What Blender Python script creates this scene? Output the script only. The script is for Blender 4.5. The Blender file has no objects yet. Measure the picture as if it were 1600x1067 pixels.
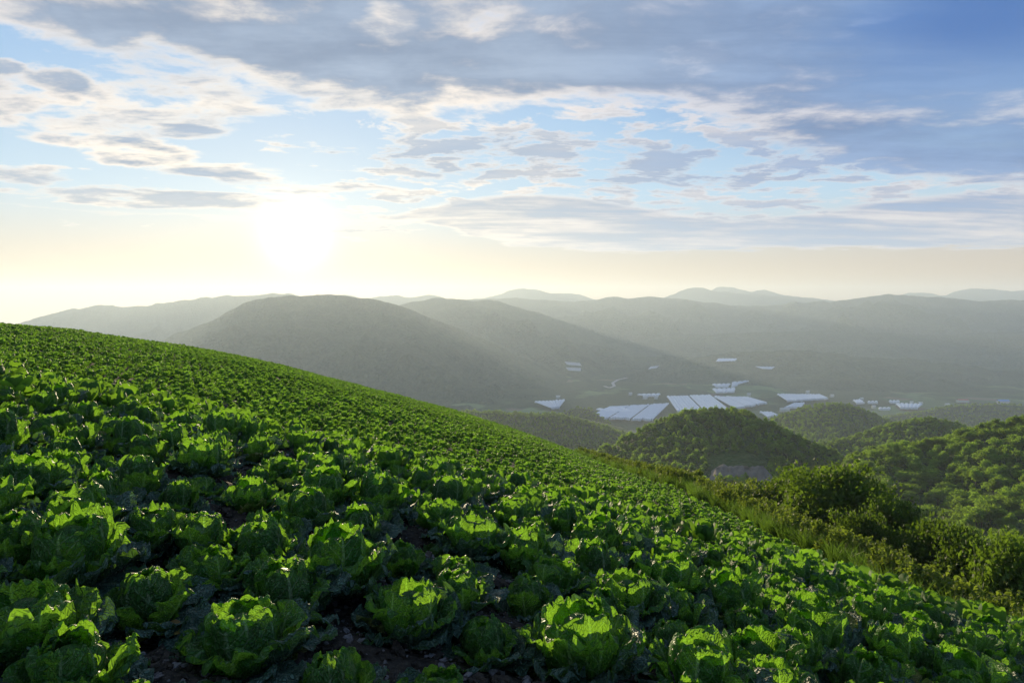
import bpy, math, random
import numpy as np
from mathutils import Vector

# ------------------------------------------------------------------ camera, sky, sun, exposure
SC = bpy.context.scene
COL = SC.collection
F_PX, CU, CV, HORIZON = 1067.0, 800.0, 533.5, 480.0
PITCH = math.atan((CV - HORIZON) / F_PX)
SUN_AZ, SUN_EL = math.radians(-17.4), math.radians(5.4)
SKY_STRENGTH, SUN_STRENGTH, EXPOSURE = 0.10, 5.0, 0.80
HAZE_DENSITY, HAZE_G = 1.3e-4, 0.33

cam_d = bpy.data.cameras.new('camera')
cam_d.sensor_width = 36.0
cam_d.lens = F_PX / 1600.0 * 36.0
cam_d.clip_start, cam_d.clip_end = 0.05, 60000.0
cam = bpy.data.objects.new('camera', cam_d)
COL.objects.link(cam)
cam.rotation_euler = (math.pi / 2 - PITCH, 0, 0)
SC.camera = cam

SC.render.engine = 'CYCLES'
SC.view_settings.view_transform = 'Standard'
SC.view_settings.look = 'None'
SC.view_settings.gamma = 1.0
SC.view_settings.use_curve_mapping = False
SC.view_settings.exposure = EXPOSURE
SC.cycles.use_denoising = True
SC.cycles.max_bounces = 8
SC.cycles.transmission_bounces = 4
SC.cycles.diffuse_bounces = 3
SC.cycles.glossy_bounces = 2
SC.cycles.volume_bounces = 1
SC.cycles.transparent_max_bounces = 12
SC.cycles.sample_clamp_indirect = 6.0

sun_d = bpy.data.lights.new('sun', 'SUN')
sun_d.energy = SUN_STRENGTH
sun_d.angle = math.radians(0.5)
sun_d.color = (1.0, 0.81, 0.52)
sun = bpy.data.objects.new('sun', sun_d)
COL.objects.link(sun)
SUN_DIR = Vector((math.sin(SUN_AZ) * math.cos(SUN_EL), math.cos(SUN_AZ) * math.cos(SUN_EL), math.sin(SUN_EL)))
sun.rotation_euler = SUN_DIR.to_track_quat('Z', 'Y').to_euler()


def ratio(u, v):
    """pixel of the 1600x1067 photograph -> (x/y, z/y) of its line of sight"""
    cx, cy = (u - CU) / F_PX, (CV - v) / F_PX
    c, s = math.cos(PITCH), math.sin(PITCH)
    fy, fz = c + cy * s, -s + cy * c
    return cx / fy, fz / fy


def azel(u, v):
    t, r = ratio(u, v)
    return math.degrees(math.atan(t)), math.degrees(math.atan(r / math.hypot(1, t)))


# -------- node expression helper
class E:
    tree = None

    def __init__(self, s):
        self.s = s

    @staticmethod
    def node(t, **kw):
        n = E.tree.nodes.new(t)
        for k, v in kw.items():
            setattr(n, k, v)
        return n

    @staticmethod
    def put(sock, v):
        if isinstance(v, E):
            E.tree.links.new(v.s, sock)
        elif isinstance(v, (tuple, list)) and len(v) == 3 and sock.type == 'RGBA':
            sock.default_value = (*v, 1)
        else:
            sock.default_value = v

    @staticmethod
    def math(op, *a):
        n = E.node('ShaderNodeMath', operation=op)
        for i, v in enumerate(a):
            E.put(n.inputs[i], v)
        return E(n.outputs[0])

    def __add__(s, o): return E.math('ADD', s, o)
    def __radd__(s, o): return E.math('ADD', o, s)
    def __sub__(s, o): return E.math('SUBTRACT', s, o)
    def __rsub__(s, o): return E.math('SUBTRACT', o, s)
    def __mul__(s, o): return E.math('MULTIPLY', s, o)
    def __rmul__(s, o): return E.math('MULTIPLY', o, s)
    def __truediv__(s, o): return E.math('DIVIDE', s, o)
    def __rtruediv__(s, o): return E.math('DIVIDE', o, s)
    def __pow__(s, o): return E.math('POWER', s, o)
    def __rpow__(s, o): return E.math('POWER', o, s)


def emax(a, b): return E.math('MAXIMUM', a, b)
def emin(a, b): return E.math('MINIMUM', a, b)
def eabs(a): return E.math('ABSOLUTE', a)


def sstep(x, a, b):
    n = E.node('ShaderNodeMapRange', interpolation_type='SMOOTHSTEP')
    E.put(n.inputs[0], x)
    if a > b:
        n.inputs[1].default_value, n.inputs[2].default_value = b, a
        n.inputs[3].default_value, n.inputs[4].default_value = 1, 0
    else:
        n.inputs[1].default_value, n.inputs[2].default_value = a, b
    return E(n.outputs[0])


def cmix(f, a, b, mode='MIX'):
    n = E.node('ShaderNodeMix', data_type='RGBA', blend_type=mode)
    E.put(n.inputs[0], f)
    E.put(n.inputs[6], a)
    E.put(n.inputs[7], b)
    return E(n.outputs[2])


def vec(x, y, z):
    n = E.node('ShaderNodeCombineXYZ')
    for i, v in enumerate((x, y, z)):
        E.put(n.inputs[i], v)
    return E(n.outputs[0])


def noise(v, scale, detail=4, rough=0.55, lac=2.0, dist=0.0):
    n = E.node('ShaderNodeTexNoise')
    if v is not None:
        E.put(n.inputs['Vector'], v)
    n.inputs['Scale'].default_value = scale
    n.inputs['Detail'].default_value = detail
    n.inputs['Roughness'].default_value = rough
    n.inputs['Lacunarity'].default_value = lac
    n.inputs['Distortion'].default_value = dist
    return E(n.outputs[0])


def ramp(f, stops):
    n = E.node('ShaderNodeValToRGB')
    E.put(n.inputs[0], f)
    el = n.color_ramp.elements
    while len(el) < len(stops):
        el.new(0.5)
    for e, (p, c) in zip(el, stops):
        e.position = p
        e.color = (c, c, c, 1) if not isinstance(c, tuple) else (*c, 1)
    return E(n.outputs[0])


def build_world():
    w = bpy.data.worlds.new('World')
    SC.world = w
    w.use_nodes = True
    nt = w.node_tree
    nt.nodes.clear()
    E.tree = nt
    out = E.node('ShaderNodeOutputWorld')
    bg = E.node('ShaderNodeBackground')
    nt.links.new(bg.outputs[0], out.inputs[0])
    tc = E.node('ShaderNodeTexCoord')
    nrm = E.node('ShaderNodeVectorMath', operation='NORMALIZE')
    nt.links.new(tc.outputs['Generated'], nrm.inputs[0])
    sep = E.node('ShaderNodeSeparateXYZ')
    nt.links.new(nrm.outputs[0], sep.inputs[0])
    x, y, z = (E(sep.outputs[i]) for i in range(3))
    az = E.math('ARCTAN2', x, y) * (180 / math.pi)
    el = E.math('ARCSINE', z) * (180 / math.pi)
    sky = E.node('ShaderNodeTexSky', sky_type='NISHITA')
    sky.sun_disc = False
    sky.sun_elevation = SUN_EL
    sky.sun_rotation = SUN_AZ
    sky.altitude = 1000
    sky.air_density, sky.dust_density, sky.ozone_density = 1.0, 0.6, 1.2
    skyc = cmix(1.0, E(sky.outputs[0]), (SKY_STRENGTH,) * 3, 'MULTIPLY')
    # cloud plane coordinates
    zz = emax(z, 0.0) + 0.07
    px, py = x / zz, y / zz
    p = vec(px, py, 0.0)
    wob = noise(p, 0.7, 3) - 0.5
    fine = noise(vec(px + wob * 0.5, py * 1.25 + wob * 0.6, 0.0), 3.3, 8, 0.62)
    broad = noise(vec(px * 0.8, py * 1.5, 3.7), 0.9, 5, 0.55)
    streaky = noise(vec(px * 0.55 + wob, py * 1.9, 9.1), 1.6, 6, 0.6)

    wa = noise(vec(px * 0.9, py * 1.6, 21.0), 1.9, 5, 0.6) - 0.5
    wb = noise(vec(px * 0.9, py * 1.6, 33.0), 1.9, 5, 0.6) - 0.5
    azw, elw = az + wa * 11.0, el + wb * 5.0

    def curve(pts):
        q = sorted(azel(*a) for a in pts)
        return ramp((az + 60.0) / 120.0, [((a + 60) / 120, e / 60) for a, e in q]) * 60.0

    deck_low = curve([(-250, 40), (0, 66), (150, 92), (240, 95), (300, 120), (400, 150), (520, 178), (650, 212), (800, 198), (950, 182),
                      (1060, 190), (1150, 225), (1300, 262), (1420, 296), (1600, 318)])
    st_top = curve([(560, 352), (680, 322), (800, 305), (900, 308), (1050, 335), (1150, 345), (1300, 330), (1420, 310), (1600, 300)])
    st_low = curve([(560, 352), (650, 350), (800, 385), (1000, 400), (1200, 391), (1600, 389)])
    deck = emin((el - deck_low) / 2.6, 1.0) + (fine - 0.5) * 2.4 + (broad - 0.5) * 1.6
    hole = None
    for (u, v, a, b, k) in ((610, 32, 2.2, 1.2, 0.9), (1365, 33, 2.4, .6, 1.0), (1080, 95, 2.6, .8, 0.7)):
        a0, e0 = azel(u, v)
        g = sstep(((azw - a0) / a) ** 2.0 + ((elw - e0) / b) ** 2.0, 1.6, 0.0) * k
        hole = g if hole is None else hole + g
    deck = emin(deck, 1.2)
    band_r = emin(sstep(az, azel(430, 300)[0], azel(650, 300)[0]), 1.0)
    mott_m = emin(emin((deck_low - el + 1.5) / 2.0, (el - st_top + 1.4) / 1.2), 1.0)
    mott = emin(mott_m, 0.30) * 1.0 + (fine - 0.505) * 5.2 + (broad - 0.5) * 1.2 - (1.0 - band_r) * 0.75
    mott = emin(mott, 0.62)
    strk = emin(emin((el - st_low + wb * 1.6) / 0.55, (st_top - el) / 0.9 + 0.4), 0.62) + (streaky - 0.5) * 1.1 + (fine - 0.5) * 0.8
    dens = emax(emax(deck, mott), strk)
    # small separate clouds on the left, as discs of cover broken by the noise
    for (u, v, a, b, k) in ((215, 238, 6.3, 1.15, 0.9), (330, 268, 5.6, .95, .8), (470, 293, 6.0, .62, .7), (300, 312, 8.6, .72, 1.0), (130, 308, 6.0, .45, .7),
                            (290, 202, 3.1, .75, 0.9), (95, 128, 2.7, 1.1, .9), (85, 152, 2.2, .8, .8), (20, 160, 3.0, 1.9, .8), (100, 188, 3.0, .9, .6),
                            (225, 150, 5.2, 3.2, .55), (20, 270, 3.2, .7, .7), (330, 150, 4.5, 2.2, .5), (0, 105, 1.6, .6, .8), (610, 297, 3.4, .32, .6), (40, 300, 2.6, .3, .5)):
        a0, e0 = azel(u, v)
        g = (1.0 - ((az + wa * 4.0 - a0) / a) ** 2.0 - ((el + wb * 1.6 - e0) / b) ** 2.0)
        g = emin(emax(g, -2.0), 0.75) * k + (fine - 0.5) * 2.6 + (streaky - .5) * 0.8
        dens = emax(dens, g)
    dens = emax(dens, 0.0)
    a0, e0 = azel(1640, -30)
    corner = sstep(((azw - a0) / 13.0) ** 2.0 + ((elw - e0) / 8.5) ** 2.0 + (streaky - 0.5) * 1.6, 1.5, 0.0)
    cover = sstep(dens, 0.0, 0.58) * (1.0 - corner * 0.95)
    thick = sstep(dens + (broad - 0.5) * 1.3 + (streaky - 0.5) * 0.9, 0.08, 0.95) * (1.0 - emin(hole, 1.0) * sstep(fine, 0.38, 0.62) * 0.85)
    # distance from the sun, for the silver lining and the warm glow round it
    dot = x * SUN_DIR.x + y * SUN_DIR.y + z * SUN_DIR.z
    ang = E.math('ARCCOSINE', emin(emax(dot, -1.0), 1.0)) * (180 / math.pi)
    near = sstep(ang, 34.0, 3.0)
    low = sstep(el, 11.0, 1.0)
    right = sstep(az, -4.0, 36.0)
    bright = cmix(near, (0.72, 0.68, 0.70), (1.15, 1.0, 0.82))
    shade_v = sstep(streaky * 0.45 + broad * 0.3 + fine * 0.25, 0.39, 0.62)
    dark = cmix(shade_v, (0.172, 0.248, 0.395), (0.33, 0.425, 0.585))
    dark = cmix(right * 0.75, dark, cmix(shade_v, (0.06, 0.165, 0.41), (0.14, 0.29, 0.60)))
    dark = cmix(low * 0.8, dark, (0.50, 0.56, 0.64))
    bright = cmix(right * sstep(el, 12.0, 22.0), bright, (0.30, 0.45, 0.74))
    dark = cmix(near * low * 0.75, dark, (0.78, 0.67, 0.55))
    cloud = cmix(thick, bright, dark)
    # clear sky between the clouds: deep blue above, cream to peach just over the horizon
    clear = cmix(sstep(el, 2.5, 25.0), (0.50, 0.71, 0.89), (0.19, 0.44, 0.84))
    clear = cmix(sstep(az, 4.0, 34.0) * sstep(el, 9.0, 19.0), clear, (0.015, 0.14, 0.50))
    clear = cmix(sstep(el, 9.5, 1.5), clear, (0.60, 0.41, 0.29))
    clear = cmix(0.80, skyc, clear)
    clear = cmix(near * 0.12, clear, (0.95, 0.85, 0.70))
    glow = (2.718 ** (ang * ang * (-1 / 4.0))) * 1.7 + (2.718 ** (ang * (-1 / 5.0))) * 0.14
    col = cmix(cover, clear, cloud)
    gl = cmix(1.0, (1.0, 0.86, 0.56), vec(glow, glow, glow), 'MULTIPLY')
    col = cmix(1.0, col, gl, 'ADD')
    E.put(bg.inputs[0], col)
    bg.inputs[1].default_value = 0.62
    w.cycles.sampling_method = 'MANUAL'
    w.cycles.sample_map_resolution = 512


build_world()

# ------------------------------------------------------------------ helpers
RNG = np.random.default_rng(7)
random.seed(7)


def hash2(ix, iy, seed):
    h = (ix.astype(np.int64) * 374761393 + iy.astype(np.int64) * 668265263 + seed * 982451653) & 0xFFFFFFFF
    h = ((h ^ (h >> 13)) * 1274126177) & 0xFFFFFFFF
    return ((h ^ (h >> 16)) & 0xFFFF) / 65535.0


def vnoise(x, y, seed=0):
    x, y = np.asarray(x, float), np.asarray(y, float)
    ix, iy = np.floor(x), np.floor(y)
    fx, fy = x - ix, y - iy
    fx, fy = fx * fx * fx * (fx * (6 * fx - 15) + 10), fy * fy * fy * (fy * (6 * fy - 15) + 10)
    a, b, c, d = hash2(ix, iy, seed), hash2(ix + 1, iy, seed), hash2(ix, iy + 1, seed), hash2(ix + 1, iy + 1, seed)
    return (a * (1 - fx) + b * fx) * (1 - fy) + (c * (1 - fx) + d * fx) * fy - 0.5


def fbm(x, y, octv=4, seed=0, gain=0.5):
    s, a = 0.0, 1.0
    for k in range(octv):
        s = s + a * vnoise(x * 2 ** k + 17.3 * k, y * 2 ** k - 9.1 * k, seed + k)
        a *= gain
    return s


def ridged(x, y, octv=4, seed=0):
    s, a = 0.0, 1.0
    for k in range(octv):
        s = s + a * (0.5 - 2 * np.abs(vnoise(x * 2 ** k, y * 2 ** k, seed + k)))
        a *= 0.5
    return s


def mesh_from(name, verts, faces, uv=None, smooth=True, attr=None):
    me = bpy.data.meshes.new(name)
    verts = np.asarray(verts, np.float32)
    faces = np.asarray(faces, np.int32)
    k = faces.shape[1]
    me.vertices.add(len(verts))
    me.vertices.foreach_set('co', verts.ravel())
    me.loops.add(faces.size)
    me.loops.foreach_set('vertex_index', faces.ravel())
    me.polygons.add(len(faces))
    me.polygons.foreach_set('loop_start', np.arange(0, faces.size, k, dtype=np.int32))
    me.polygons.foreach_set('use_smooth', np.full(len(faces), smooth))
    if uv is not None:
        l = me.uv_layers.new(name='UVMap')
        l.data.foreach_set('uv', np.asarray(uv, np.float32)[faces.ravel()].ravel())
    if attr is not None:
        for an, av in attr.items():
            a = me.attributes.new(an, 'FLOAT', 'POINT')
            a.data.foreach_set('value', np.asarray(av, np.float32))
    me.update()
    me.validate()
    return me


def grid_faces(n, m, base=0):
    i, j = np.meshgrid(np.arange(n - 1), np.arange(m - 1), indexing='ij')
    a = (i * m + j).ravel() + base
    return np.stack([a, a + m, a + m + 1, a + 1], 1)


def join(parts):
    """[(verts, faces, uv or None)] -> one of the same"""
    v, f, u, n = [], [], [], 0
    for p in parts:
        v.append(p[0])
        f.append(p[1] + n)
        if len(p) > 2 and p[2] is not None:
            u.append(p[2])
        n += len(p[0])
    return np.concatenate(v), np.concatenate(f), (np.concatenate(u) if u else None)


def obj(name, me, mat=None, parent=None, link=True):
    o = bpy.data.objects.new(name, me)
    if link:
        COL.objects.link(o)
    if mat is not None and me is not None and not me.materials:
        me.materials.append(mat)
    if parent is not None:
        o.parent = parent
    return o


def tag(o, label=None, cat=None, group=None, kind=None):
    for k, v in (('label', label), ('category', cat), ('group', group), ('kind', kind)):
        if v:
            o[k] = v
    return o


def thing(name, label, cat, loc=(0, 0, 0), rz=0.0, group=None):
    o = bpy.data.objects.new(name, None)
    COL.objects.link(o)
    o.location = loc
    o.rotation_euler = (0, 0, rz)
    o.empty_display_size = 0.2
    return tag(o, label, cat, group)


def new_mat(name):
    m = bpy.data.materials.new(name)
    m.use_nodes = True
    m.node_tree.nodes.clear()
    E.tree = m.node_tree
    out = E.node('ShaderNodeOutputMaterial')
    return m, out


def principled(col, rough=0.6, spec=0.3, normal=None):
    b = E.node('ShaderNodeBsdfPrincipled')
    E.put(b.inputs['Base Color'], col)
    E.put(b.inputs['Roughness'], rough)
    E.put(b.inputs['Specular IOR Level'], spec)
    if normal is not None:
        E.put(b.inputs['Normal'], normal)
    return E(b.outputs[0])


def bump(h, strength, dist):
    n = E.node('ShaderNodeBump')
    n.inputs['Strength'].default_value = strength
    n.inputs['Distance'].default_value = dist
    E.put(n.inputs['Height'], h)
    return E(n.outputs[0])


def mixsh(f, a, b):
    n = E.node('ShaderNodeMixShader')
    E.put(n.inputs[0], f)
    E.put(n.inputs[1], a)
    E.put(n.inputs[2], b)
    return E(n.outputs[0])


def coords(kind='Object'):
    return E(E.node('ShaderNodeTexCoord').outputs[kind])


def position():
    return E(E.node('ShaderNodeNewGeometry').outputs['Position'])


def obj_random():
    return E(E.node('ShaderNodeObjectInfo').outputs['Random'])


# ------------------------------------------------------------------ materials
def cabbage_leaf_material(name, base_a, base_b, trans, vein, tw, rough, bloom, yel=0.0):
    m, out = new_mat(name)
    uvn = E.node('ShaderNodeUVMap', uv_map='UVMap')
    sp = E.node('ShaderNodeSeparateXYZ')
    E.tree.links.new(uvn.outputs[0], sp.inputs[0])
    w, s = E(sp.outputs[0]), E(sp.outputs[1])      # across -1..1, along 0..1
    aw = eabs(w)
    oc = coords('Object')
    n1 = noise(oc, 16.0, 3)
    mid = sstep(aw - (1.15 - s) * 0.10, 0.04, -0.01)
    q = s * 6.0 - aw * 2.1 + (n1 - 0.5) * 0.55
    fr = eabs(E.math('FRACT', q) - 0.5)
    lat = sstep(fr, 0.12, 0.02) * sstep(aw, 1.0, 0.55) * sstep(s, 0.02, 0.2)
    vo = E.node('ShaderNodeTexVoronoi', feature='DISTANCE_TO_EDGE')
    E.put(vo.inputs['Vector'], vec(w * 1.5 + (n1 - 0.5) * 0.25, s * 2.6, obj_random() * 9.0))
    vo.inputs['Scale'].default_value = 5.5
    cell = E(vo.outputs['Distance'])
    net = sstep(cell, 0.055, 0.0)
    veins = emax(emax(mid, lat * 0.75), net * 0.42)
    rnd = obj_random()
    n2 = noise(oc, 7.0, 4)
    col = cmix(sstep(n2 * 0.7 + rnd * 0.5, 0.3, 0.85), base_a, base_b)
    col = cmix(veins * 0.9, col, vein)
    col = cmix(sstep(rnd, 0.962, 0.966) * yel, col, (0.30, 0.30, 0.055))
    worn = sstep(noise(vec(w * 2.0 + rnd * 31.0, s * 3.0, rnd * 7.0), 2.4, 4, 0.6), 0.72, 0.80) * sstep(aw + s * 0.6, 0.9, 1.5)
    col = cmix(worn * 0.8, col, (0.20, 0.15, 0.05))
    h = sstep(cell, 0.0, 0.22) * 0.55 - veins * 0.45 + n2 * 0.5 + noise(oc, 60.0, 2) * 0.12
    nb = bump(h, 1.0, 0.016)
    p = principled(col, emax(rough + (n2 - 0.5) * 0.25, 0.2), bloom, nb)
    tb = E.node('ShaderNodeBsdfTranslucent')
    tcol = cmix(veins * 0.55, trans, tuple(min(1, c * 1.6) for c in trans))
    tcol = cmix(worn * 0.8, tcol, (0.30, 0.20, 0.05))
    E.put(tb.inputs[0], tcol)
    E.put(tb.inputs['Normal'], nb)
    E.put(out.inputs[0], mixsh(tw, p, E(tb.outputs[0])))
    return m


MAT_INNER = cabbage_leaf_material('cabbage_inner_leaf', (0.058, 0.168, 0.040), (0.096, 0.230, 0.056), (0.235, 0.50, 0.028), (0.36, 0.48, 0.26), 0.54, 0.47, 0.35)
MAT_OUTER = cabbage_leaf_material('cabbage_outer_leaf', (0.052, 0.112, 0.074), (0.092, 0.170, 0.120), (0.12, 0.28, 0.03), (0.24, 0.33, 0.24), 0.28, 0.50, 0.45, 0.9)


def simple_leaf_material(name, cols, trans, tw, rough=0.55, spec=0.3, scale=0.5, hue_obj=0.5):
    m, out = new_mat(name)
    rnd = obj_random()
    n = noise(position(), scale, 3)
    isl = E(E.node('ShaderNodeNewGeometry').outputs['Random Per Island'])
    f = sstep(n * 0.9 + (rnd - 0.5) * hue_obj + (isl - 0.5) * 0.35, 0.2, 0.75)
    col = cmix(f, cols[0], cols[1])
    p = principled(col, rough, spec)
    tb = E.node('ShaderNodeBsdfTranslucent')
    E.put(tb.inputs[0], cmix(f, tuple(c * 0.75 for c in trans), trans))
    E.put(out.inputs[0], mixsh(tw, p, E(tb.outputs[0])))
    return m


MAT_FARCAB = simple_leaf_material('far_cabbage_leaf', ((0.036, 0.105, 0.022), (0.072, 0.175, 0.034)), (0.25, 0.50, 0.03), 0.5, 0.62, 0.22, 0.35, 1.0)
MAT_TREE = simple_leaf_material('broadleaf_foliage', ((0.022, 0.056, 0.010), (0.062, 0.115, 0.018)), (0.19, 0.32, 0.02), 0.45, 0.6, 0.25, 0.05, 0.8)
MAT_SHRUB = simple_leaf_material('sunlit_shrub_foliage', ((0.045, 0.085, 0.016), (0.095, 0.135, 0.024)), (0.26, 0.36, 0.03), 0.48, 0.55, 0.3, 0.6, 0.6)
MAT_GRASS = simple_leaf_material('tall_grass_blades', ((0.028, 0.075, 0.014), (0.068, 0.130, 0.022)), (0.17, 0.31, 0.025), 0.5, 0.5, 0.3, 0.5, 0.7)
MAT_FOREST = simple_leaf_material('hill_forest_foliage', ((0.024, 0.066, 0.010), (0.110, 0.190, 0.024)), (0.34, 0.54, 0.035), 0.55, 0.65, 0.2, 0.012, 1.2)


def bark_material():
    m, out = new_mat('bark')
    n = noise(position(), 9.0, 5)
    E.put(out.inputs[0], principled(cmix(n, (0.05, 0.036, 0.025), (0.13, 0.10, 0.075)), 0.9, 0.1, bump(n, 0.6, 0.03)))
    return m


MAT_BARK = bark_material()


def soil_material():
    m, out = new_mat('field_soil')
    p = position()
    a, b = noise(p, 6.0, 6, 0.65), noise(p, 45.0, 4, 0.6)
    vo = E.node('ShaderNodeTexVoronoi')
    E.put(vo.inputs['Vector'], p)
    vo.inputs['Scale'].default_value = 26.0
    col = cmix(sstep(a * 0.6 + b * 0.4, 0.35, 0.65), (0.026, 0.021, 0.016), (0.076, 0.061, 0.047))
    h = a * 1.2 + b * 0.5 - E(vo.outputs['Distance']) * 0.8
    E.put(out.inputs[0], principled(col, 0.92, 0.15, bump(h, 0.9, 0.04)))
    return m


def stone_material():
    m, out = new_mat('field_stone')
    p = coords('Object')
    n = noise(p, 14.0, 5)
    col = cmix(n, (0.10, 0.085, 0.075), (0.27, 0.26, 0.27))
    col = cmix(obj_random() * 0.5, col, (0.10, 0.07, 0.045))
    E.put(out.inputs[0], principled(col, 0.75, 0.3, bump(n, 0.5, 0.01)))
    return m


MAT_SOIL, MAT_STONE = soil_material(), stone_material()


def forest_ground(name, dark, light, scale, bstr, bdist, patches=None):
    """far wooded slopes: crowns too small to tell apart, as cells with depth"""
    m, out = new_mat(name)
    p = position()
    n = noise(p, scale * 0.07, 5, 0.6)
    vo = E.node('ShaderNodeTexVoronoi')
    E.put(vo.inputs['Vector'], p)
    vo.inputs['Scale'].default_value = scale
    f = noise(p, scale * 0.6, 4, 0.65)
    col = cmix(sstep(n * 0.6 + f * 0.5, 0.38, 0.70), dark, light)
    if patches:
        k = sstep(noise(p, patches[1], 2), patches[2], patches[2] + 0.03)
        col = cmix(k, col, patches[0])
    h = (1.0 - E(vo.outputs['Distance'])) * 0.9 + f * 0.8
    E.put(out.inputs[0], principled(col, 0.9, 0.1, bump(h, bstr, bdist)))
    return m


MAT_MOUNT = forest_ground('mountain_woods', (0.020, 0.040, 0.022), (0.046, 0.074, 0.032), 0.08, 1.0, 9.0)
MAT_HILLSOIL = forest_ground('hill_undergrowth', (0.022, 0.045, 0.012), (0.050, 0.085, 0.020), 0.35, 0.9, 1.5)


def valley_material():
    m, out = new_mat('valley_floor')
    p = position()
    vo = E.node('ShaderNodeTexVoronoi')
    sp = E.node('ShaderNodeSeparateXYZ')
    E.put(sp.inputs[0], p)
    E.put(vo.inputs['Vector'], vec(E(sp.outputs[0]) * 0.7, E(sp.outputs[1]) * 0.45, 0.0))
    vo.inputs['Scale'].default_value = 0.018
    c = E(vo.outputs['Color'])
    sc_ = E.node('ShaderNodeSeparateColor')
    E.put(sc_.inputs[0], c)
    k = E(sc_.outputs[0])
    col = cmix(k, (0.05, 0.09, 0.03), (0.15, 0.22, 0.085))
    col = cmix(sstep(E(sc_.outputs[1]), 0.8, 0.82), col, (0.16, 0.13, 0.09))
    woods = sstep(noise(p, 0.0030, 5, 0.6), 0.44, 0.50)
    col = cmix(woods, col, cmix(noise(p, 0.03, 4), (0.022, 0.042, 0.016), (0.05, 0.075, 0.025)))
    E.put(out.inputs[0], principled(col, 0.9, 0.1, bump(noise(p, 0.05, 4) * woods, 1.0, 8.0)))
    return m


MAT_VALLEY = valley_material()


def flat_material(name, col, rough=0.6, spec=0.3, var=0.12, scale=1.0):
    m, out = new_mat(name)
    n = noise(position(), scale, 3)
    E.put(out.inputs[0], principled(cmix(n, tuple(c * (1 - var) for c in col), tuple(min(1, c * (1 + var)) for c in col)), rough, spec))
    return m


# ------------------------------------------------------------------ the field terrain
EDGE_X = 9.2      # the field's right-hand edge, a straight line away from the camera
P_Y = np.array([-60, 0, 2, 4, 6, 8, 10, 13, 16, 20, 30, 48, 96, 140], float)
P_Z = np.array([2.0, -1.27, -1.36, -1.52, -1.77, -2.13, -2.72, -3.85, -4.58, -5.05, -6.6, -9.4, -17.6, -25.0])
_fy = np.arange(-60, 140.01, 0.25)
_fz = np.interp(_fy, P_Y, P_Z)
for _ in range(3):
    _k = np.ones(7) / 7
    _fz = np.convolve(np.pad(_fz, 3, mode='edge'), _k, 'valid')
SKY_PX = [(-260, 488), (-120, 494), (0, 503), (100, 512), (200, 527), (300, 541), (400, 560), (500, 585), (600, 611), (700, 637), (800, 668), (900, 705), (1000, 742), (1100, 779), (1300, 853), (1700, 1000)]
_st = np.array([ratio(*p)[0] for p in SKY_PX])
_sr = np.array([ratio(*p)[1] for p in SKY_PX])


def skyline_y(t):
    return np.interp(t, [-1.2, -0.75, -0.4, -0.05, 0.1, 1.5], [48, 54, 74, 94, 100, 100])


def P(y):
    return np.interp(y, _fy, _fz)


def g_near(t):
    t0 = np.clip(t, -1.0, 1.0)
    return -0.25 * t0 - 0.053 * t0 * t0 - np.where(t > 1, 0.356 * (t - 1), 0) - np.where(t < -1, 0.144 * (t + 1), 0)


def g_far(t):
    ys = skyline_y(t)
    far = np.interp(t, _st, _sr) - P(ys) / ys - 0.22 / ys
    far = np.where(t < _st[0], far[()] if np.ndim(far) == 0 else far, far)
    k = np.clip((t - 0.10) / 0.15, 0, 1)
    return far * (1 - k) + g_near(t) * k


def field_z(x, y, rows=True):
    x, y = np.asarray(x, float), np.asarray(y, float)
    ye = np.maximum(y, 3.0)
    t = x / ye
    k = np.clip((ye - 10) / 36, 0, 1)
    k = k * k * (3 - 2 * k)
    z = P(np.clip(y, -60, 140)) + ye * (g_near(t) * (1 - k) + g_far(np.clip(t, -1.3, 1.6)) * k)
    ys = skyline_y(t)
    over = np.maximum(y - ys, 0)
    z = z - 0.010 * over ** 1.7 - 0.10 * over
    # bank below the field's edge, falling away towards the trees
    b = np.maximum(x - (EDGE_X + 1.6), 0)
    z = z - 0.34 * np.minimum(b, 6) - 0.10 * np.minimum(b, 6) ** 1.5 - 0.10 * np.maximum(b - 6, 0)
    z = z + 0.10 * fbm(x * 0.35, y * 0.35, 3, 5)
    if rows:
        z = z + 0.035 * np.cos(2 * np.pi * (y + 0.12 * x - 0.25) / 0.53) * np.clip((16 - y) / 4, 0, 1)
    return z


def axis(*segs):
    out = []
    for a, b, s in segs:
        out.append(np.arange(a, b, s))
    out.append(np.array([segs[-1][1]]))
    return np.concatenate(out)


def ground_sheet():
    xs = axis((-260, -60, 8), (-60, -14, 1.2), (-14, 16, 0.2), (16, 60, 1.2), (60, 200, 7))
    ys = axis((-60, 0, 4), (0, 13, 0.09), (13, 40, 0.5), (40, 140, 1.5), (140, 260, 6))
    X, Y = np.meshgrid(xs, ys, indexing='ij')
    Z = field_z(X, Y) + 0.02 * fbm(X * 5, Y * 5, 3, 9)
    me = mesh_from('field_ground', np.stack([X, Y, Z], -1).reshape(-1, 3), grid_faces(len(xs), len(ys)))
    tag(obj('field_ground', me, MAT_SOIL), 'dark stony soil of the sloping cabbage field', None, None, 'structure')


ground_sheet()

VALLEY_Z = -300.0


def valley_z(x, y):
    d = np.hypot(x, y - 20)
    z = np.interp(d, [0, 60, 120, 220, 400, 700, 1100, 1500, 1e6], [-45, -48, -62, -95, -160, -235, -285, VALLEY_Z, VALLEY_Z])
    return z + np.clip((d - 200) / 600, 0, 1) * 9 * fbm(x / 420, y / 420, 4, 31) * np.clip((2600 - np.abs(d - 3200)) / 300, 0.25, 1)


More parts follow.
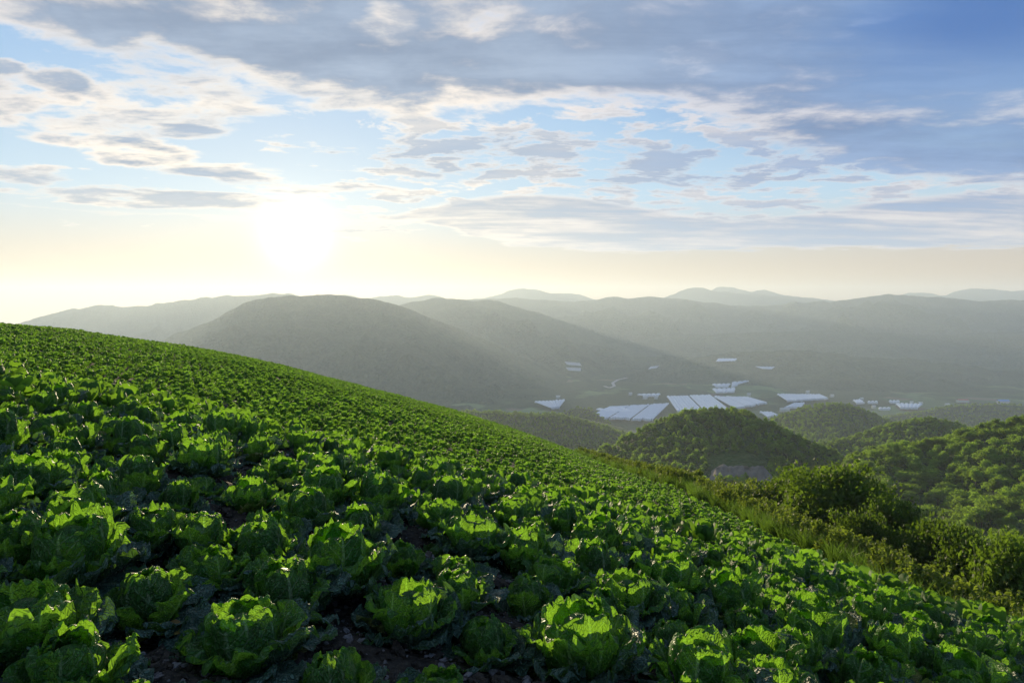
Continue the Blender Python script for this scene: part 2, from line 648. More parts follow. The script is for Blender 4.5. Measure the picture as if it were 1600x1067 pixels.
def valley():
    r = axis((-10200, -6000, 700), (-6000, -1600, 200), (-1600, 1600, 40), (1600, 6000, 200), (6000, 10200, 700))
    q = axis((-2200, 0, 200), (0, 2600, 40), (2600, 6000, 150), (6000, 9400, 680))
    X, Y = np.meshgrid(r, q, indexing='ij')
    me = mesh_from('valley_floor', np.stack([X, Y, valley_z(X, Y)], -1).reshape(-1, 3), grid_faces(len(r), len(q)))
    tag(obj('valley_floor', me, MAT_VALLEY), 'broad hazy valley floor of small fields and woods', None, None, 'structure')


valley()


# ------------------------------------------------------------------ hills and mountains
class Ridge:
    def __init__(s, name, pts, D, wf, wb, base, n=160, rough=0.0, seed=1, lower=0.0, mat=None, label=None, power=1.0, scale=300.0, jag=0.0, drop=None):
        pts = sorted(pts)
        tt = np.array([ratio(*p)[0] for p in pts])
        rr = np.array([ratio(*p)[1] for p in pts])
        t = np.linspace(tt[0], tt[-1], n)
        r = np.interp(t, tt, rr)
        k = np.array([1, 2, 3, 2, 1.]) / 9
        r = np.convolve(np.pad(r, 2, mode='edge'), k, 'valid')
        dist = np.interp(t, tt, np.interp(np.linspace(0, 1, len(pts)), np.linspace(0, 1, len(np.atleast_1d(D))), np.atleast_1d(D)))
        crest = r * dist - lower
        if jag:
            crest = crest + jag * fbm(t * dist / (scale * 0.12), t * 0 + seed, 4, seed)
        if drop is not None:
            base = (crest - drop)[:, None]
        kk = np.concatenate([-wf * np.linspace(1, 0, 46) ** 1.25, wb * np.linspace(0, 1, 18)[1:] ** 1.2])
        T, K = np.meshgrid(t, kk, indexing='ij')
        Y = dist[:, None] + K
        X = T * Y
        a = np.where(K < 0, -K / wf, K / wb)
        prof = (1 - a) ** power
        prof = prof * (1 - 0.25 * np.sin(np.pi * a)) + 0.0
        Z = base + (crest[:, None] - base) * prof
        bulge = np.sin(np.pi * np.clip(a, 0, 1)) ** 0.8
        if rough:
            Z = Z + rough * np.clip((crest[:, None] - base) / 260.0 if drop is None else 1.0, 0, 1) * bulge * (ridged(X / scale, (Y + 0.35 * X) / scale, 4, seed) - 0.25)
        if drop is not None:
            Z[:, 0] -= 60
            Z[:, -1] -= 60
        s.X, s.Y, s.Z, s.n, s.m, s.nf = X, Y, Z, n, len(kk), 46
        me = mesh_from(name, np.stack([X, Y, Z], -1).reshape(-1, 3), grid_faces(n, len(kk)))
        s.o = tag(obj(name, me, mat or MAT_MOUNT), label, None, None, 'structure')

    def scatter(s, spacing, rng, back=0.3, u_lim=(-150, 1750)):
        """jittered points over the slope that faces the camera"""
        jmax = s.nf + int((s.m - s.nf) * back)
        pts = []
        A = np.stack([s.X, s.Y, s.Z], -1)
        for j in range(jmax - 1):
            d = A[:, j + 1] - A[:, j]
            w = A[1:, j] - A[:-1, j]
            area = np.linalg.norm(np.cross(d[:-1, :], w), axis=1)
            cnt = rng.poisson(area / spacing ** 2)
            idx = np.repeat(np.arange(s.n - 1), cnt)
            if not len(idx):
                continue
            a, b = rng.random(len(idx))[:, None], rng.random(len(idx))[:, None]
            pts.append(A[idx, j] * (1 - a) * (1 - b) + A[idx + 1, j] * a * (1 - b) + A[idx, j + 1] * (1 - a) * b + A[idx + 1, j + 1] * a * b)
        p = np.concatenate(pts)
        u = CU + F_PX * p[:, 0] / p[:, 1]
        p = p[(u > u_lim[0]) & (u < u_lim[1])]
        # thin points that crowd one another
        cell = {}
        keep = []
        for i, q in enumerate(p):
            c = (int(q[0] // (spacing * 0.62)), int(q[1] // (spacing * 0.62)))
            if c not in cell:
                cell[c] = 1
                keep.append(i)
        return p[keep]


VZ = VALLEY_Z - 12
Ridge('far_mountain', [(420, 480), (470, 463), (540, 461), (575, 466), (620, 462), (640, 465), (672, 459), (700, 467), (740, 478)], 6600, 1200, 1000, VZ, 140, 120, 11, label='pale blue peaks just right of the sun on the skyline', scale=1200, jag=18)
Ridge('far_mountain', [(690, 480), (740, 467), (790, 457), (818, 449), (835, 453), (862, 459), (893, 457), (915, 464), (950, 472), (990, 485)], 7600, 1300, 1100, VZ, 140, 160, 12, label='pale pointed mountain in the middle of the skyline', scale=1300, jag=20)
Ridge('far_mountain', [(980, 482), (1040, 464), (1070, 452), (1088, 449), (1110, 453), (1150, 458), (1200, 461), (1280, 465), (1340, 476)], 7400, 1300, 1100, VZ, 140, 150, 13, label='pale mountain with a rounded top right of the middle of the skyline', scale=1300, jag=20)
Ridge('far_mountain', [(1080, 470), (1120, 449), (1132, 447), (1150, 450), (1175, 456), (1195, 453), (1215, 459), (1260, 465), (1340, 478)], 8200, 1300, 1100, VZ, 140, 150, 14, label='faint twin-topped mountain behind the rounded one', scale=1300, jag=17)
Ridge('far_mountain', [(1370, 476), (1420, 456), (1450, 457), (1475, 462), (1500, 454), (1525, 450), (1560, 452), (1590, 455), (1620, 452), (1720, 470)], 8200, 1300, 1100, VZ, 140, 150, 15, label='faint flat-topped mountain at the right end of the skyline', scale=1300, jag=17)
Ridge('left_mountain', [(-60, 540), (0, 516), (45, 500), (95, 486), (150, 477), (172, 478), (200, 481), (250, 474), (300, 468), (360, 462), (405, 461), (436, 457), (470, 462), (520, 480), (580, 500)], 5200, 1300, 1000, VZ, 200, 200, 16, label='long pale mountain ridge left of the sun', scale=700, jag=14)
R_SUN = Ridge('sun_mountain', [(180, 568), (270, 525), (330, 500), (385, 473), (420, 464), (447, 460), (470, 462), (500, 459), (530, 461), (560, 467), (590, 470), (620, 476), (680, 498), (740, 523), (800, 550), (880, 590), (960, 615)], [3000, 2800], 1150, 1000, VZ, 240, 240, 17, label='broad wooded mountain under the sun', scale=620, jag=10, power=1.15)
Ridge('middle_mountain', [(560, 500), (630, 476), (665, 467), (690, 466), (730, 470), (762, 468), (800, 476), (850, 492), (900, 509), (950, 526), (1000, 544), (1060, 568), (1120, 590)], [4100, 3800], 1250, 900, VZ, 220, 230, 18, label='wooded mountain with a long right-hand slope behind the sun mountain', scale=620, jag=9, power=1.1)
Ridge('long_mountain_ridge', [(640, 478), (740, 467), (800, 466), (850, 468), (900, 471), (935, 468), (958, 463), (980, 467), (1003, 463), (1050, 466), (1100, 471), (1140, 477), (1190, 479), (1240, 474), (1300, 470), (1350, 466), (1390, 460), (1420, 461), (1450, 463), (1490, 467), (1530, 470), (1600, 469), (1680, 466), (1760, 480)], [5700, 5100], 1800, 1200, VZ, 300, 330, 19, label='long blue-grey ridge across the right half of the skyline', scale=800, jag=12, power=1.3)
R_MR = Ridge('middle_ridge', [(820, 560), (930, 545), (1020, 530), (1130, 520), (1250, 517), (1360, 520), (1500, 524), (1640, 516), (1760, 520)], [4100, 3900], 1000, 800, VZ, 220, 230, 24, label='wooded spur in front of the long ridge', scale=700, jag=10, power=1.2)
R_VR = Ridge('valley_ridge', [(930, 622), (985, 596), (1040, 573), (1100, 556), (1150, 549), (1210, 548), (1250, 546), (1290, 550), (1340, 557), (1420, 561), (1500, 569), (1560, 580), (1640, 582), (1760, 592)], [3000, 2900], 560, 800, VZ, 220, 120, 20, label='dark wooded ridge beyond the white plastic fields', scale=360, jag=8, power=1.2)
R_SR = Ridge('side_ridge', [(850, 616), (900, 597), (960, 590), (1010, 577), (1060, 584), (1110, 596), (1150, 615)], 2900, 420, 500, VZ, 120, 50, 21, label='low wooded spur left of the valley ridge', scale=300, jag=6, power=1.2)
R_LOW = Ridge('low_hill', [(1380, 652), (1440, 642), (1500, 632), (1560, 630), (1620, 634), (1720, 640)], 1700, 220, 380, VZ, 120, 12, 25, lower=3, mat=MAT_HILLSOIL, label='low wooded hill at the right edge of the valley', scale=140, power=1.1)
R_D = Ridge('hazy_hill', [(640, 650), (700, 640), (760, 638), (830, 643), (870, 642), (900, 650), (940, 660), (985, 676), (1040, 700)], 900, 300, 280, 0, 140, 6, 22, drop=40, lower=6, mat=MAT_HILLSOIL, label='hazy wooded hill beyond the crest of the field', scale=130, power=1.1)
R_N = Ridge('knoll', [(850, 660), (880, 642), (900, 633), (925, 636), (945, 652), (960, 665)], 1300, 120, 150, -270, 60, 5, 27, lower=5, mat=MAT_HILLSOIL, label='small hazy knoll beside the white plastic field', scale=100, power=1.1)
R_E = Ridge('green_hill', [(1120, 690), (1180, 660), (1220, 645), (1260, 632), (1300, 625), (1340, 632), (1375, 648), (1410, 662), (1470, 690)], 1050, 300, 260, 0, 130, 7, 23, drop=42, lower=6, mat=MAT_HILLSOIL, label='hazy green hill beyond the cone-shaped hill', scale=120, power=1.1)
R_C = Ridge('wooded_hill', [(1200, 712), (1270, 692), (1320, 682), (1360, 668), (1395, 658), (1425, 650), (1460, 648), (1490, 655), (1520, 668), (1560, 690), (1620, 720)], 620, 160, 150, 0, 120, 4, 26, drop=26, lower=5, mat=MAT_HILLSOIL, label='wooded hill in the gap between the two nearest hills', scale=80, power=1.1)
R_A = Ridge('cone_hill', [(800, 770), (880, 724), (930, 701), (975, 680), (1020, 655), (1060, 641), (1100, 635), (1135, 634), (1165, 637), (1200, 653), (1240, 674), (1285, 694), (1330, 712), (1390, 742), (1450, 772), (1530, 806), (1640, 850), (1760, 890)], [460, 460, 430, 380], 165, 160, 0, 220, 3, 28, drop=30, lower=4.5, mat=MAT_HILLSOIL, label='cone-shaped wooded hill beyond the field edge', scale=60, power=1.1)
R_B = Ridge('right_hill', [(1280, 760), (1340, 704), (1380, 696), (1430, 690), (1480, 683), (1510, 672), (1545, 662), (1600, 652), (1660, 640), (1760, 620), (1900, 600)], [335, 320], 165, 130, 0, 200, 4, 29, drop=25, lower=4.5, mat=MAT_HILLSOIL, label='wooded hill at the right edge with sunlit crowns', scale=45, power=0.95)


# ------------------------------------------------------------------ scattering: many copies as ONE object
def scatter(name, pts, scales, protos, label, rots=None, tilt=None, seed=1, mat=None):
    """one object whose points carry copies of the prototype meshes (geometry nodes)"""
    rng = np.random.default_rng(seed)
    n = len(pts)
    me = bpy.data.meshes.new(name)
    me.vertices.add(n)
    me.vertices.foreach_set('co', np.asarray(pts, np.float32).ravel())
    rot = np.zeros((n, 3), np.float32)
    rot[:, 2] = rng.random(n) * 2 * math.pi if rots is None else rots
    if tilt:
        rot[:, :2] = rng.normal(0, tilt, (n, 2))
    a = me.attributes.new('rot', 'FLOAT_VECTOR', 'POINT')
    a.data.foreach_set('vector', rot.ravel())
    a = me.attributes.new('size', 'FLOAT', 'POINT')
    a.data.foreach_set('value', np.asarray(scales, np.float32))
    a = me.attributes.new('pick', 'INT', 'POINT')
    a.data.foreach_set('value', rng.integers(0, len(protos), n).astype(np.int32))
    o = obj(name, me)
    ng = bpy.data.node_groups.new(name + '_nodes', 'GeometryNodeTree')
    ng.interface.new_socket('Geometry', in_out='INPUT', socket_type='NodeSocketGeometry')
    ng.interface.new_socket('Geometry', in_out='OUTPUT', socket_type='NodeSocketGeometry')
    N, L = ng.nodes, ng.links
    gi, go = N.new('NodeGroupInput'), N.new('NodeGroupOutput')
    g2i = N.new('GeometryNodeGeometryToInstance')
    for p in reversed(protos):
        oi = N.new('GeometryNodeObjectInfo')
        oi.inputs['Object'].default_value = p
        oi.inputs['As Instance'].default_value = False
        L.new(oi.outputs['Geometry'], g2i.inputs[0])
    iop = N.new('GeometryNodeInstanceOnPoints')

    def named(nm, t):
        na = N.new('GeometryNodeInputNamedAttribute')
        na.data_type = t
        na.inputs['Name'].default_value = nm
        return na.outputs[0]
    L.new(gi.outputs[0], iop.inputs['Points'])
    L.new(g2i.outputs[0], iop.inputs['Instance'])
    iop.inputs['Pick Instance'].default_value = True
    L.new(named('pick', 'INT'), iop.inputs['Instance Index'])
    e2r = N.new('FunctionNodeEulerToRotation')
    L.new(named('rot', 'FLOAT_VECTOR'), e2r.inputs[0])
    L.new(e2r.outputs[0], iop.inputs['Rotation'])
    L.new(named('size', 'FLOAT'), iop.inputs['Scale'])
    L.new(iop.outputs[0], go.inputs[0])
    md = o.modifiers.new('scatter', 'NODES')
    md.node_group = ng
    return tag(o, label, None, None, 'stuff')


# ------------------------------------------------------------------ trees
def leaf_cards(centers, size, rng, up=0.3):
    """one bent four-cornered leaf (two triangles) per centre"""
    n = len(centers)
    a = rng.normal(size=(n, 3))
    a[:, 2] += up * rng.random(n)
    a /= np.linalg.norm(a, axis=1)[:, None]
    b = np.cross(a, rng.normal(size=(n, 3)))
    b /= np.linalg.norm(b, axis=1)[:, None]
    c = np.cross(a, b)
    sz = (size * (0.6 + 0.8 * rng.random(n)))[:, None]
    v = np.stack([centers - b * sz * .55, centers - c * sz * .3 + a * sz * .08, centers + b * sz * .55, centers + c * sz * .3 + a * sz * .08], 1).reshape(-1, 3)
    f = np.arange(n * 4).reshape(-1, 4)
    return v, f


def crown_points(rx, rz, z0, clumps, per, cr, rng, lumpy=0.55, cone=0.0):
    lob = rng.normal(size=(7, 3))
    lob /= np.linalg.norm(lob, axis=1)[:, None]
    lob[:, 2] = np.abs(lob[:, 2]) * 0.9 - 0.15
    cs = []
    while len(cs) < clumps:
        d = rng.normal(size=3)
        d /= np.linalg.norm(d)
        k = 0.62 + lumpy * max(0, (lob @ d).max()) ** 3 + 0.12 * rng.normal()
        q = rng.random() ** 0.36 * k
        if d[2] < -0.55 and rng.random() < 0.8:
            continue
        r = rx * (1 - cone * (d[2] * q + 1) / 2)
        cs.append((d[0] * q * r, d[1] * q * r, z0 + d[2] * q * rz))
    cs = np.array(cs)
    p = np.repeat(cs, per, 0) + rng.normal(size=(clumps * per, 3)) * np.array([cr, cr, cr * 0.6])
    return p, cs


def tube(path, radii, seg=6):
    path = np.asarray(path, float)
    v = []
    for i, p in enumerate(path):
        d = path[min(i + 1, len(path) - 1)] - path[max(i - 1, 0)]
        d /= np.linalg.norm(d)
        a = np.cross(d, (0.3, 0.9, 0.1))
        a /= np.linalg.norm(a)
        b = np.cross(d, a)
        for k in range(seg):
            th = 2 * math.pi * k / seg
            v.append(p + radii[i] * (a * math.cos(th) + b * math.sin(th)))
    f = []
    for i in range(len(path) - 1):
        for k in range(seg):
            f.append((i * seg + k, i * seg + (k + 1) % seg, (i + 1) * seg + (k + 1) % seg, (i + 1) * seg + k))
    return np.array(v), np.array(f)


def tree_meshes(name, h, rx, clumps, per, leaf, rng, z_low=0.32, seg=7, limbs=7, cone=0.0, cr=None, mat=None):
    rz = h * (1 - z_low) / 2 * 1.05
    z0 = h * z_low + rz * 0.92
    p, cs = crown_points(rx, rz, z0, clumps, per, cr or rx * 0.13, rng, cone=cone)
    v, f = leaf_cards(p, leaf, rng)
    crown = mesh_from(name + '_crown', v, f, smooth=False)
    crown.materials.append(mat or MAT_TREE)
    tr = h * 0.022
    bend = rng.normal(size=2) * h * 0.02
    parts = [tube([(0, 0, -h * .06), (bend[0] * .4, bend[1] * .4, h * .25), (bend[0], bend[1], h * .55), (bend[0] * 1.3, bend[1] * 1.2, h * .86)], [tr * 1.35, tr, tr * .7, tr * .15], seg)]
    for i in rng.choice(len(cs), min(limbs, len(cs)), replace=False):
        c = cs[i]
        s = np.array([bend[0] * .8, bend[1] * .8, h * (z_low * .8 + .25 * rng.random())])
        m = (s + c) / 2 + np.array([0, 0, h * .04])
        parts.append(tube([s, m, c], [tr * .5, tr * .32, tr * .08], max(4, seg - 2)))
    v, f, _ = join(parts)
    trunk = mesh_from(name + '_trunk', v, f)
    trunk.materials.append(MAT_BARK)
    return crown, trunk


rng_t = np.random.default_rng(21)
FOREST_MID = [tree_meshes('hill_tree', 7.0, r, 130, 14, 0.43, rng_t, 0.2, 5, 4, cr=r * .12, cone=c, mat=MAT_FOREST) for r, c in ((3.0, 0), (2.6, .25), (3.4, 0), (2.5, .5))]
FOREST_FAR = [tree_meshes('far_tree', 7.0, r, 70, 6, 0.85, rng_t, 0.2, 4, 2, cone=c, mat=MAT_FOREST) for r, c in ((3.1, 0), (2.7, .3), (2.4, .55))]


def proto_of(pair):
    """crown and trunk as one mesh, kept out of the scene, to copy from"""
    a, b = pair
    o = bpy.data.objects.new(a.name + '_source', a)
    return o


FOREST_PROTO = [proto_of(p) for p in FOREST_FAR]
MID_PROTO = [proto_of(p) for p in FOREST_MID]


def forest(name, ridge, spacing, size, protos, label, seed, back=0.35, keep=None):
    rng = np.random.default_rng(seed)
    p = ridge.scatter(spacing, rng, back)
    if keep is not None:
        p = p[keep(p)]
    s = size * (0.55 + 0.75 * rng.random(len(p)) ** 1.3)
    p = p - np.array([0, 0, 0.6])
    return scatter(name, p, s, protos, label, seed=seed, tilt=0.06)


def not_cut(p):
    u, v = CU + F_PX * p[:, 0] / p[:, 1], HORIZON - F_PX * p[:, 2] / p[:, 1]
    return ~((u > 1112) & (u < 1205) & (v > 712) & (v < 752))


forest('forest', R_A, 3.3, 0.72, FOREST_PROTO, 'dense woodland covering the cone-shaped hill', 41, keep=not_cut)
forest('forest', R_C, 3.6, 0.75, FOREST_PROTO, 'woodland covering the hill in the gap between the two nearest hills', 42)
forest('forest', R_E, 5.0, 0.85, FOREST_PROTO, 'hazy woodland on the green hill', 43)
forest('forest', R_D, 4.6, 0.8, FOREST_PROTO, 'hazy woodland beyond the crest of the field', 44)
forest('forest', R_N, 6.0, 0.9, FOREST_PROTO, 'woodland on the small hazy knoll', 45)
forest('forest', R_LOW, 8.0, 1.1, FOREST_PROTO, 'woodland on the low hill at the right edge of the valley', 46)

# the hill at the right edge: its largest crowns one by one, the rest as one mass
rng_b = np.random.default_rng(51)
pb = R_B.scatter(3.7, rng_b, 0.3)
ub, vb = CU + F_PX * pb[:, 0] / pb[:, 1], HORIZON - F_PX * pb[:, 2] / pb[:, 1]
seen = (ub > 1300) & (ub < 1615) & (vb > 640) & (vb < 850)
order = np.argsort(np.where(seen, pb[:, 1], 1e9))
single = order[:min(260, int(seen.sum()))]
rest = np.setdiff1d(np.arange(len(pb)), single)
for i in single:
    c, t = FOREST_MID[int(rng_b.integers(0, 4))]
    ci = int(np.argmin(np.abs(R_B.X[:, R_B.nf - 1] / R_B.Y[:, R_B.nf - 1] - pb[i, 0] / pb[i, 1])))
    cv = HORIZON - F_PX * R_B.Z[ci, R_B.nf - 1] / R_B.Y[ci, R_B.nf - 1]
    where = 'along the crest line' if vb[i] - cv < 12 else ('on the lower slope' if vb[i] - cv > 75 else 'on the left shoulder' if ub[i] < 1440 else 'on the middle slope')
    o = thing('broadleaf_tree', 'rounded broadleaf tree ' + where + ' of the wooded hill at the right edge', 'tree', tuple(pb[i] - np.array([0, 0, .5])), rng_b.random() * 6.28,
              'trees of the wood on the hill at the right edge')
    s = 0.8 * (0.55 + 0.9 * rng_b.random() ** 1.3)
    o.scale = (s, s, s * (0.9 + .25 * rng_b.random()))
    obj('crown', c, None, o)
    obj('trunk', t, None, o)
scatter('forest', pb[rest] - np.array([0, 0, .5]), 0.8 * (0.7 + .65 * rng_b.random(len(rest))), MID_PROTO, 'rest of the wood on the hill at the right edge', seed=52)


def ground_hit(u, v, lift=0.0, ymin=1.2, ymax=140.0):
    """first point of the field that a line of sight meets"""
    t, r = ratio(u, v)
    y = np.concatenate([np.arange(ymin, 20, 0.02), np.arange(20, ymax, 0.25)])
    g = field_z(t * y, y, rows=False) + lift
    k = np.nonzero(r * y <= g)[0]
    y0 = y[k[0]] if len(k) else ymax
    return t * y0, y0, float(field_z(t * y0, y0, rows=False))


# trees and shrubs below the field's edge: (u, v of the crown's top, distance, height, crown radius, mesh, label)
NEAR = [tree_meshes('bank_tree', 6.5, 2.9, 230, 70, 0.21, rng_t, 0.16, 8, 12, mat=MAT_TREE),
        tree_meshes('bank_tree', 6.5, 2.3, 190, 70, 0.21, rng_t, 0.14, 8, 10, mat=MAT_TREE, cone=.2),
        tree_meshes('bank_tree', 6.5, 2.6, 180, 70, 0.22, rng_t, 0.2, 8, 10, mat=MAT_TREE)]
SHRUB = [tree_meshes('shrub', 3.0, 1.5, 80, 45, 0.15, rng_t, 0.06, 6, 8, mat=MAT_SHRUB),
         tree_meshes('shrub', 3.0, 1.2, 70, 45, 0.15, rng_t, 0.05, 6, 8, mat=MAT_SHRUB),
         tree_meshes('shrub', 3.6, 0.95, 60, 40, 0.15, rng_t, 0.05, 6, 8, cone=.55, mat=MAT_SHRUB)]


def stand(name, cat, u, v_top, Y, width_px, meshes, label, hmin=1.5, group=None):
    t, r = ratio(u, v_top)
    x, ztop = t * Y, r * Y
    zg = float(field_z(x, Y, rows=False)) - 0.15
    h = max(ztop - zg, hmin)
    c, tr = meshes
    o = thing(name, label, cat, (x, Y, zg), rng_t.random() * 6.28, group)
    hz = 6.5 if 'bank' in c.name else (3.6 if meshes is SHRUB[2] else 3.0)
    bx = max(abs(co) for v_ in c.vertices for co in v_.co[:2])
    sx = width_px / F_PX * Y / 2 / bx * 1.12
    sx = max(sx, h / hz / 1.5)
    o.scale = (sx, sx, h / hz)
    obj('crown', c, None, o)
    obj('trunk', tr, None, o)


for a in (
    ('broadleaf_tree', 'tree', 1310, 714, 44, 225, NEAR[0], 'largest dark round-crowned tree beyond the grassy field edge'),
    ('broadleaf_tree', 'tree', 1236, 730, 50, 130, NEAR[2], 'yellow-green tree just left of the largest dark tree'),
    ('shrub', 'shrub', 1160, 738, 52, 84, SHRUB[0], 'golden sunlit shrub in front of the pale cutting'),
    ('shrub', 'shrub', 1196, 748, 50, 60, SHRUB[1], 'light green shrub between the golden shrub and the yellow-green tree'),
    ('shrub', 'shrub', 1091, 715, 64, 34, SHRUB[2], 'small pointed bush standing above the grass at the left end of the cutting'),
    ('shrub', 'shrub', 1118, 738, 60, 50, SHRUB[1], 'low bush right beside the small pointed bush'),
    ('broadleaf_tree', 'tree', 1392, 765, 38, 130, NEAR[1], 'dark tree in the hollow right of the largest tree'),
    ('broadleaf_tree', 'tree', 1350, 790, 36, 90, NEAR[2], 'dark tree under the right side of the largest tree'),
    ('broadleaf_tree', 'tree', 1478, 798, 33, 120, NEAR[1], 'flat-topped leafy tree with an upswept branch near the right edge'),
    ('broadleaf_tree', 'tree', 1535, 826, 30, 130, NEAR[2], 'spreading dark tree second from the right edge'),
    ('broadleaf_tree', 'tree', 1596, 828, 28, 130, NEAR[0], 'dark tree cut by the right edge of the photo'),
    ('broadleaf_tree', 'tree', 1432, 822, 34, 80, NEAR[0], 'dark low tree in the gap left of the flat-topped tree'),
    ('shrub', 'shrub', 1222, 792, 36, 60, SHRUB[1], 'light shrub with a bare stem at the foot of the yellow-green tree'),
    ('broadleaf_tree', 'tree', 1660, 850, 27, 130, NEAR[1], 'dark tree just beyond the right edge of the photo'),
):
    stand(*a)

# ------------------------------------------------------------------ grass bank along the field's edge
def grass_tuft(n, h, spread, rng, width=0.012, lean=0.35):
    parts = []
    for _ in range(n):
        a = rng.random() * 6.283
        r = spread * math.sqrt(rng.random())
        b = np.array([math.cos(a) * r, math.sin(a) * r, -0.03])
        hh = h * (0.55 + 0.6 * rng.random())
        d = rng.normal(size=2) * lean * hh
        w = width * (0.7 + 0.6 * rng.random())
        ph = rng.random() * 6.283
        s = np.array([math.cos(ph), math.sin(ph), 0]) * w
        m = b + np.array([d[0] * .35, d[1] * .35, hh * .6])
        tip = b + np.array([d[0], d[1], hh])
        parts.append((np.array([b - s, b + s, m + s * .8, m - s * .8, tip + s * .1, tip - s * .1]), np.array([[0, 1, 2, 3], [3, 2, 4, 5]])))
    v, f, _ = join(parts)
    return v, f


def weed(h, rng, leaves=60):
    st = [tube([(0, 0, -.03), (rng.normal() * .03, rng.normal() * .03, h * .5), (rng.normal() * .08, rng.normal() * .08, h)], [.008, .006, .002], 4)]
    k = np.linspace(.12, 1, leaves)
    c = np.stack([rng.normal(size=leaves) * .09 * (1.15 - k), rng.normal(size=leaves) * .09 * (1.15 - k), k * h], 1)
    st.append(leaf_cards(c, .085, rng, up=1.2))
    return join(st)[:2]


rng_g = np.random.default_rng(61)
GRASS = []
for k in range(3):
    v, f = grass_tuft(46, 0.75, 0.22, rng_g, 0.011)
    GRASS.append(obj('grass_source', mesh_from('grass_tuft', v, f, smooth=False), MAT_GRASS, link=False))
WEED = []
for k in range(3):
    v, f = join([tuple(np.array(w) if i else np.array(w) + np.append(rng_g.normal(size=2) * .14, 0) for i, w in enumerate(weed(0.6 + .3 * rng_g.random(), rng_g))) for _ in range(7)])[:2]
    WEED.append(obj('weed_source', mesh_from('weed_clump', v, f, smooth=False), MAT_SHRUB, link=False))


def bank_points(n, x0, x1, y0, y1, rng, pw=2.0):
    y = y0 + (y1 - y0) * rng.random(n) ** pw
    x = x0 + (x1 - x0) * rng.random(n) + 0.25 * np.sin(y * 0.7) + 0.3 * vnoise(y * 0.5, y * 0, 3)
    return np.stack([x, y, field_z(x, y, rows=False)], 1)


pg = np.concatenate([bank_points(7500, EDGE_X + .25, EDGE_X + 4.5, 8.5, 112, rng_g, 1.5), bank_points(2500, EDGE_X + 4.5, EDGE_X + 14, 8, 90, rng_g, 1.5)])
scatter('tall_grass', pg, 0.55 + 0.55 * rng_g.random(len(pg)), GRASS, 'tall sunlit grass along the edge of the cabbage field', seed=62, tilt=.12)
pw_ = np.concatenate([bank_points(2300, EDGE_X + .7, EDGE_X + 4.5, 8.5, 100, rng_g, 1.6), bank_points(1400, EDGE_X + 4.5, EDGE_X + 15, 9, 70, rng_g, 1.5)])
scatter('undergrowth', pw_, 0.75 + 0.7 * rng_g.random(len(pw_)), WEED, 'leafy weeds mixed into the grass bank', seed=63, tilt=.1)


# ------------------------------------------------------------------ cabbages
def bez(p, s):
    s = s[:, None]
    return (1 - s) ** 3 * p[0] + 3 * (1 - s) ** 2 * s * p[1] + 3 * (1 - s) * s * s * p[2] + s ** 3 * p[3]


def cabbage_leaf(ctrl, phi, wmax, wrap, ruffle, rng, nu, nv, crink=0.004, twist=0.0):
    s = 1 - (1 - np.linspace(0, 1, nv)) ** 1.45
    w = np.sin(np.linspace(-1, 1, nu) * 1.25) / math.sin(1.25)
    mid = bez(np.asarray(ctrl, float), s)
    d = np.gradient(mid, s, axis=0)
    d /= np.linalg.norm(d, axis=1)[:, None] + 1e-9
    nrm = np.stack([d[:, 1], -d[:, 0]], 1)          # outward side of the leaf in (r, z)
    pk = 0.62
    W = np.where(s < pk, 0.26 + 0.74 * np.sin(np.clip(s / pk, 0, 1) * math.pi / 2) ** 1.25, np.sqrt(np.clip(1 - ((s - pk) / (1.03 - pk)) ** 2, 0, 1)))
    W = wmax * W * (1 + 0.10 * vnoise(s * 6 + phi * 7, s * 0 + rng.random() * 50, 2))
    S, Q = np.meshgrid(s, w, indexing='ij')
    Wm = W[:, None]
    # the two sides of the outline differ a little
    side = 1 + 0.10 * np.sign(Q) * (rng.random() - .5) + 0.07 * vnoise(S * 7 + rng.random() * 90, np.sign(Q) * 3.3, 4) * np.abs(Q)
    lateral = Q * Wm * side
    Rc = wrap if np.isscalar(wrap) else np.asarray(wrap)[:, None]
    a = lateral / Rc
    a = np.clip(a, -2.6, 2.6)
    off_t = Rc * np.sin(a)
    off_r = -Rc * (1 - np.cos(a))
    f1, f2 = 2.6 + 2.4 * rng.random(), 5.5 + 3 * rng.random()
    ph = rng.random(4) * 6.28
    edge = np.abs(Q) ** 2.2
    ruf = ruffle * (edge * (np.sin(S * f1 * 6.28 + ph[0] + Q * 1.3) + 0.6 * np.sin(S * f2 * 6.28 + ph[1])) * np.clip(S * 2.2 - .25, 0, 1)
                    + S ** 5 * 0.6 * (np.sin(Q * 3.6 + ph[2]) + 0.8 * np.sin(Q * 8.3 + ph[3])))
    se = rng.random() * 100
    rim = np.clip((np.maximum(np.abs(Q) ** 1.3, np.clip(S * 1.9 - 0.95, 0, 1)) - 0.45) / 0.55, 0, 1) * np.clip(S * 2.5 - .5, 0, 1)
    ruf = ruf * 0.62 + ruffle * 1.7 * rim * fbm(Q * 3.4 + se, S * 4.4 + se * 2, 2, 15)
    cr = crink * (fbm(Q * 2.6 + se, S * 4.2 + se, 3, 8) * 2.2) * np.clip(S * 3, 0, 1) * (1 - 0.7 * np.exp(-(Q / 0.12) ** 2))
    keel = 0.006 * np.exp(-(Q / 0.14) ** 2) * (1.1 - S)
    n_off = ruf + cr + keel
    r = mid[:, 0][:, None] + off_r + nrm[:, 0][:, None] * n_off
    z = mid[:, 1][:, None] + nrm[:, 1][:, None] * n_off + twist * lateral
    tt = off_t
    c, sn = math.cos(phi), math.sin(phi)
    X = r * c - tt * sn
    Y = r * sn + tt * c
    uv = np.stack([Q, S], -1).reshape(-1, 2)
    return np.stack([X, Y, z], -1).reshape(-1, 3), grid_faces(nv, nu), uv


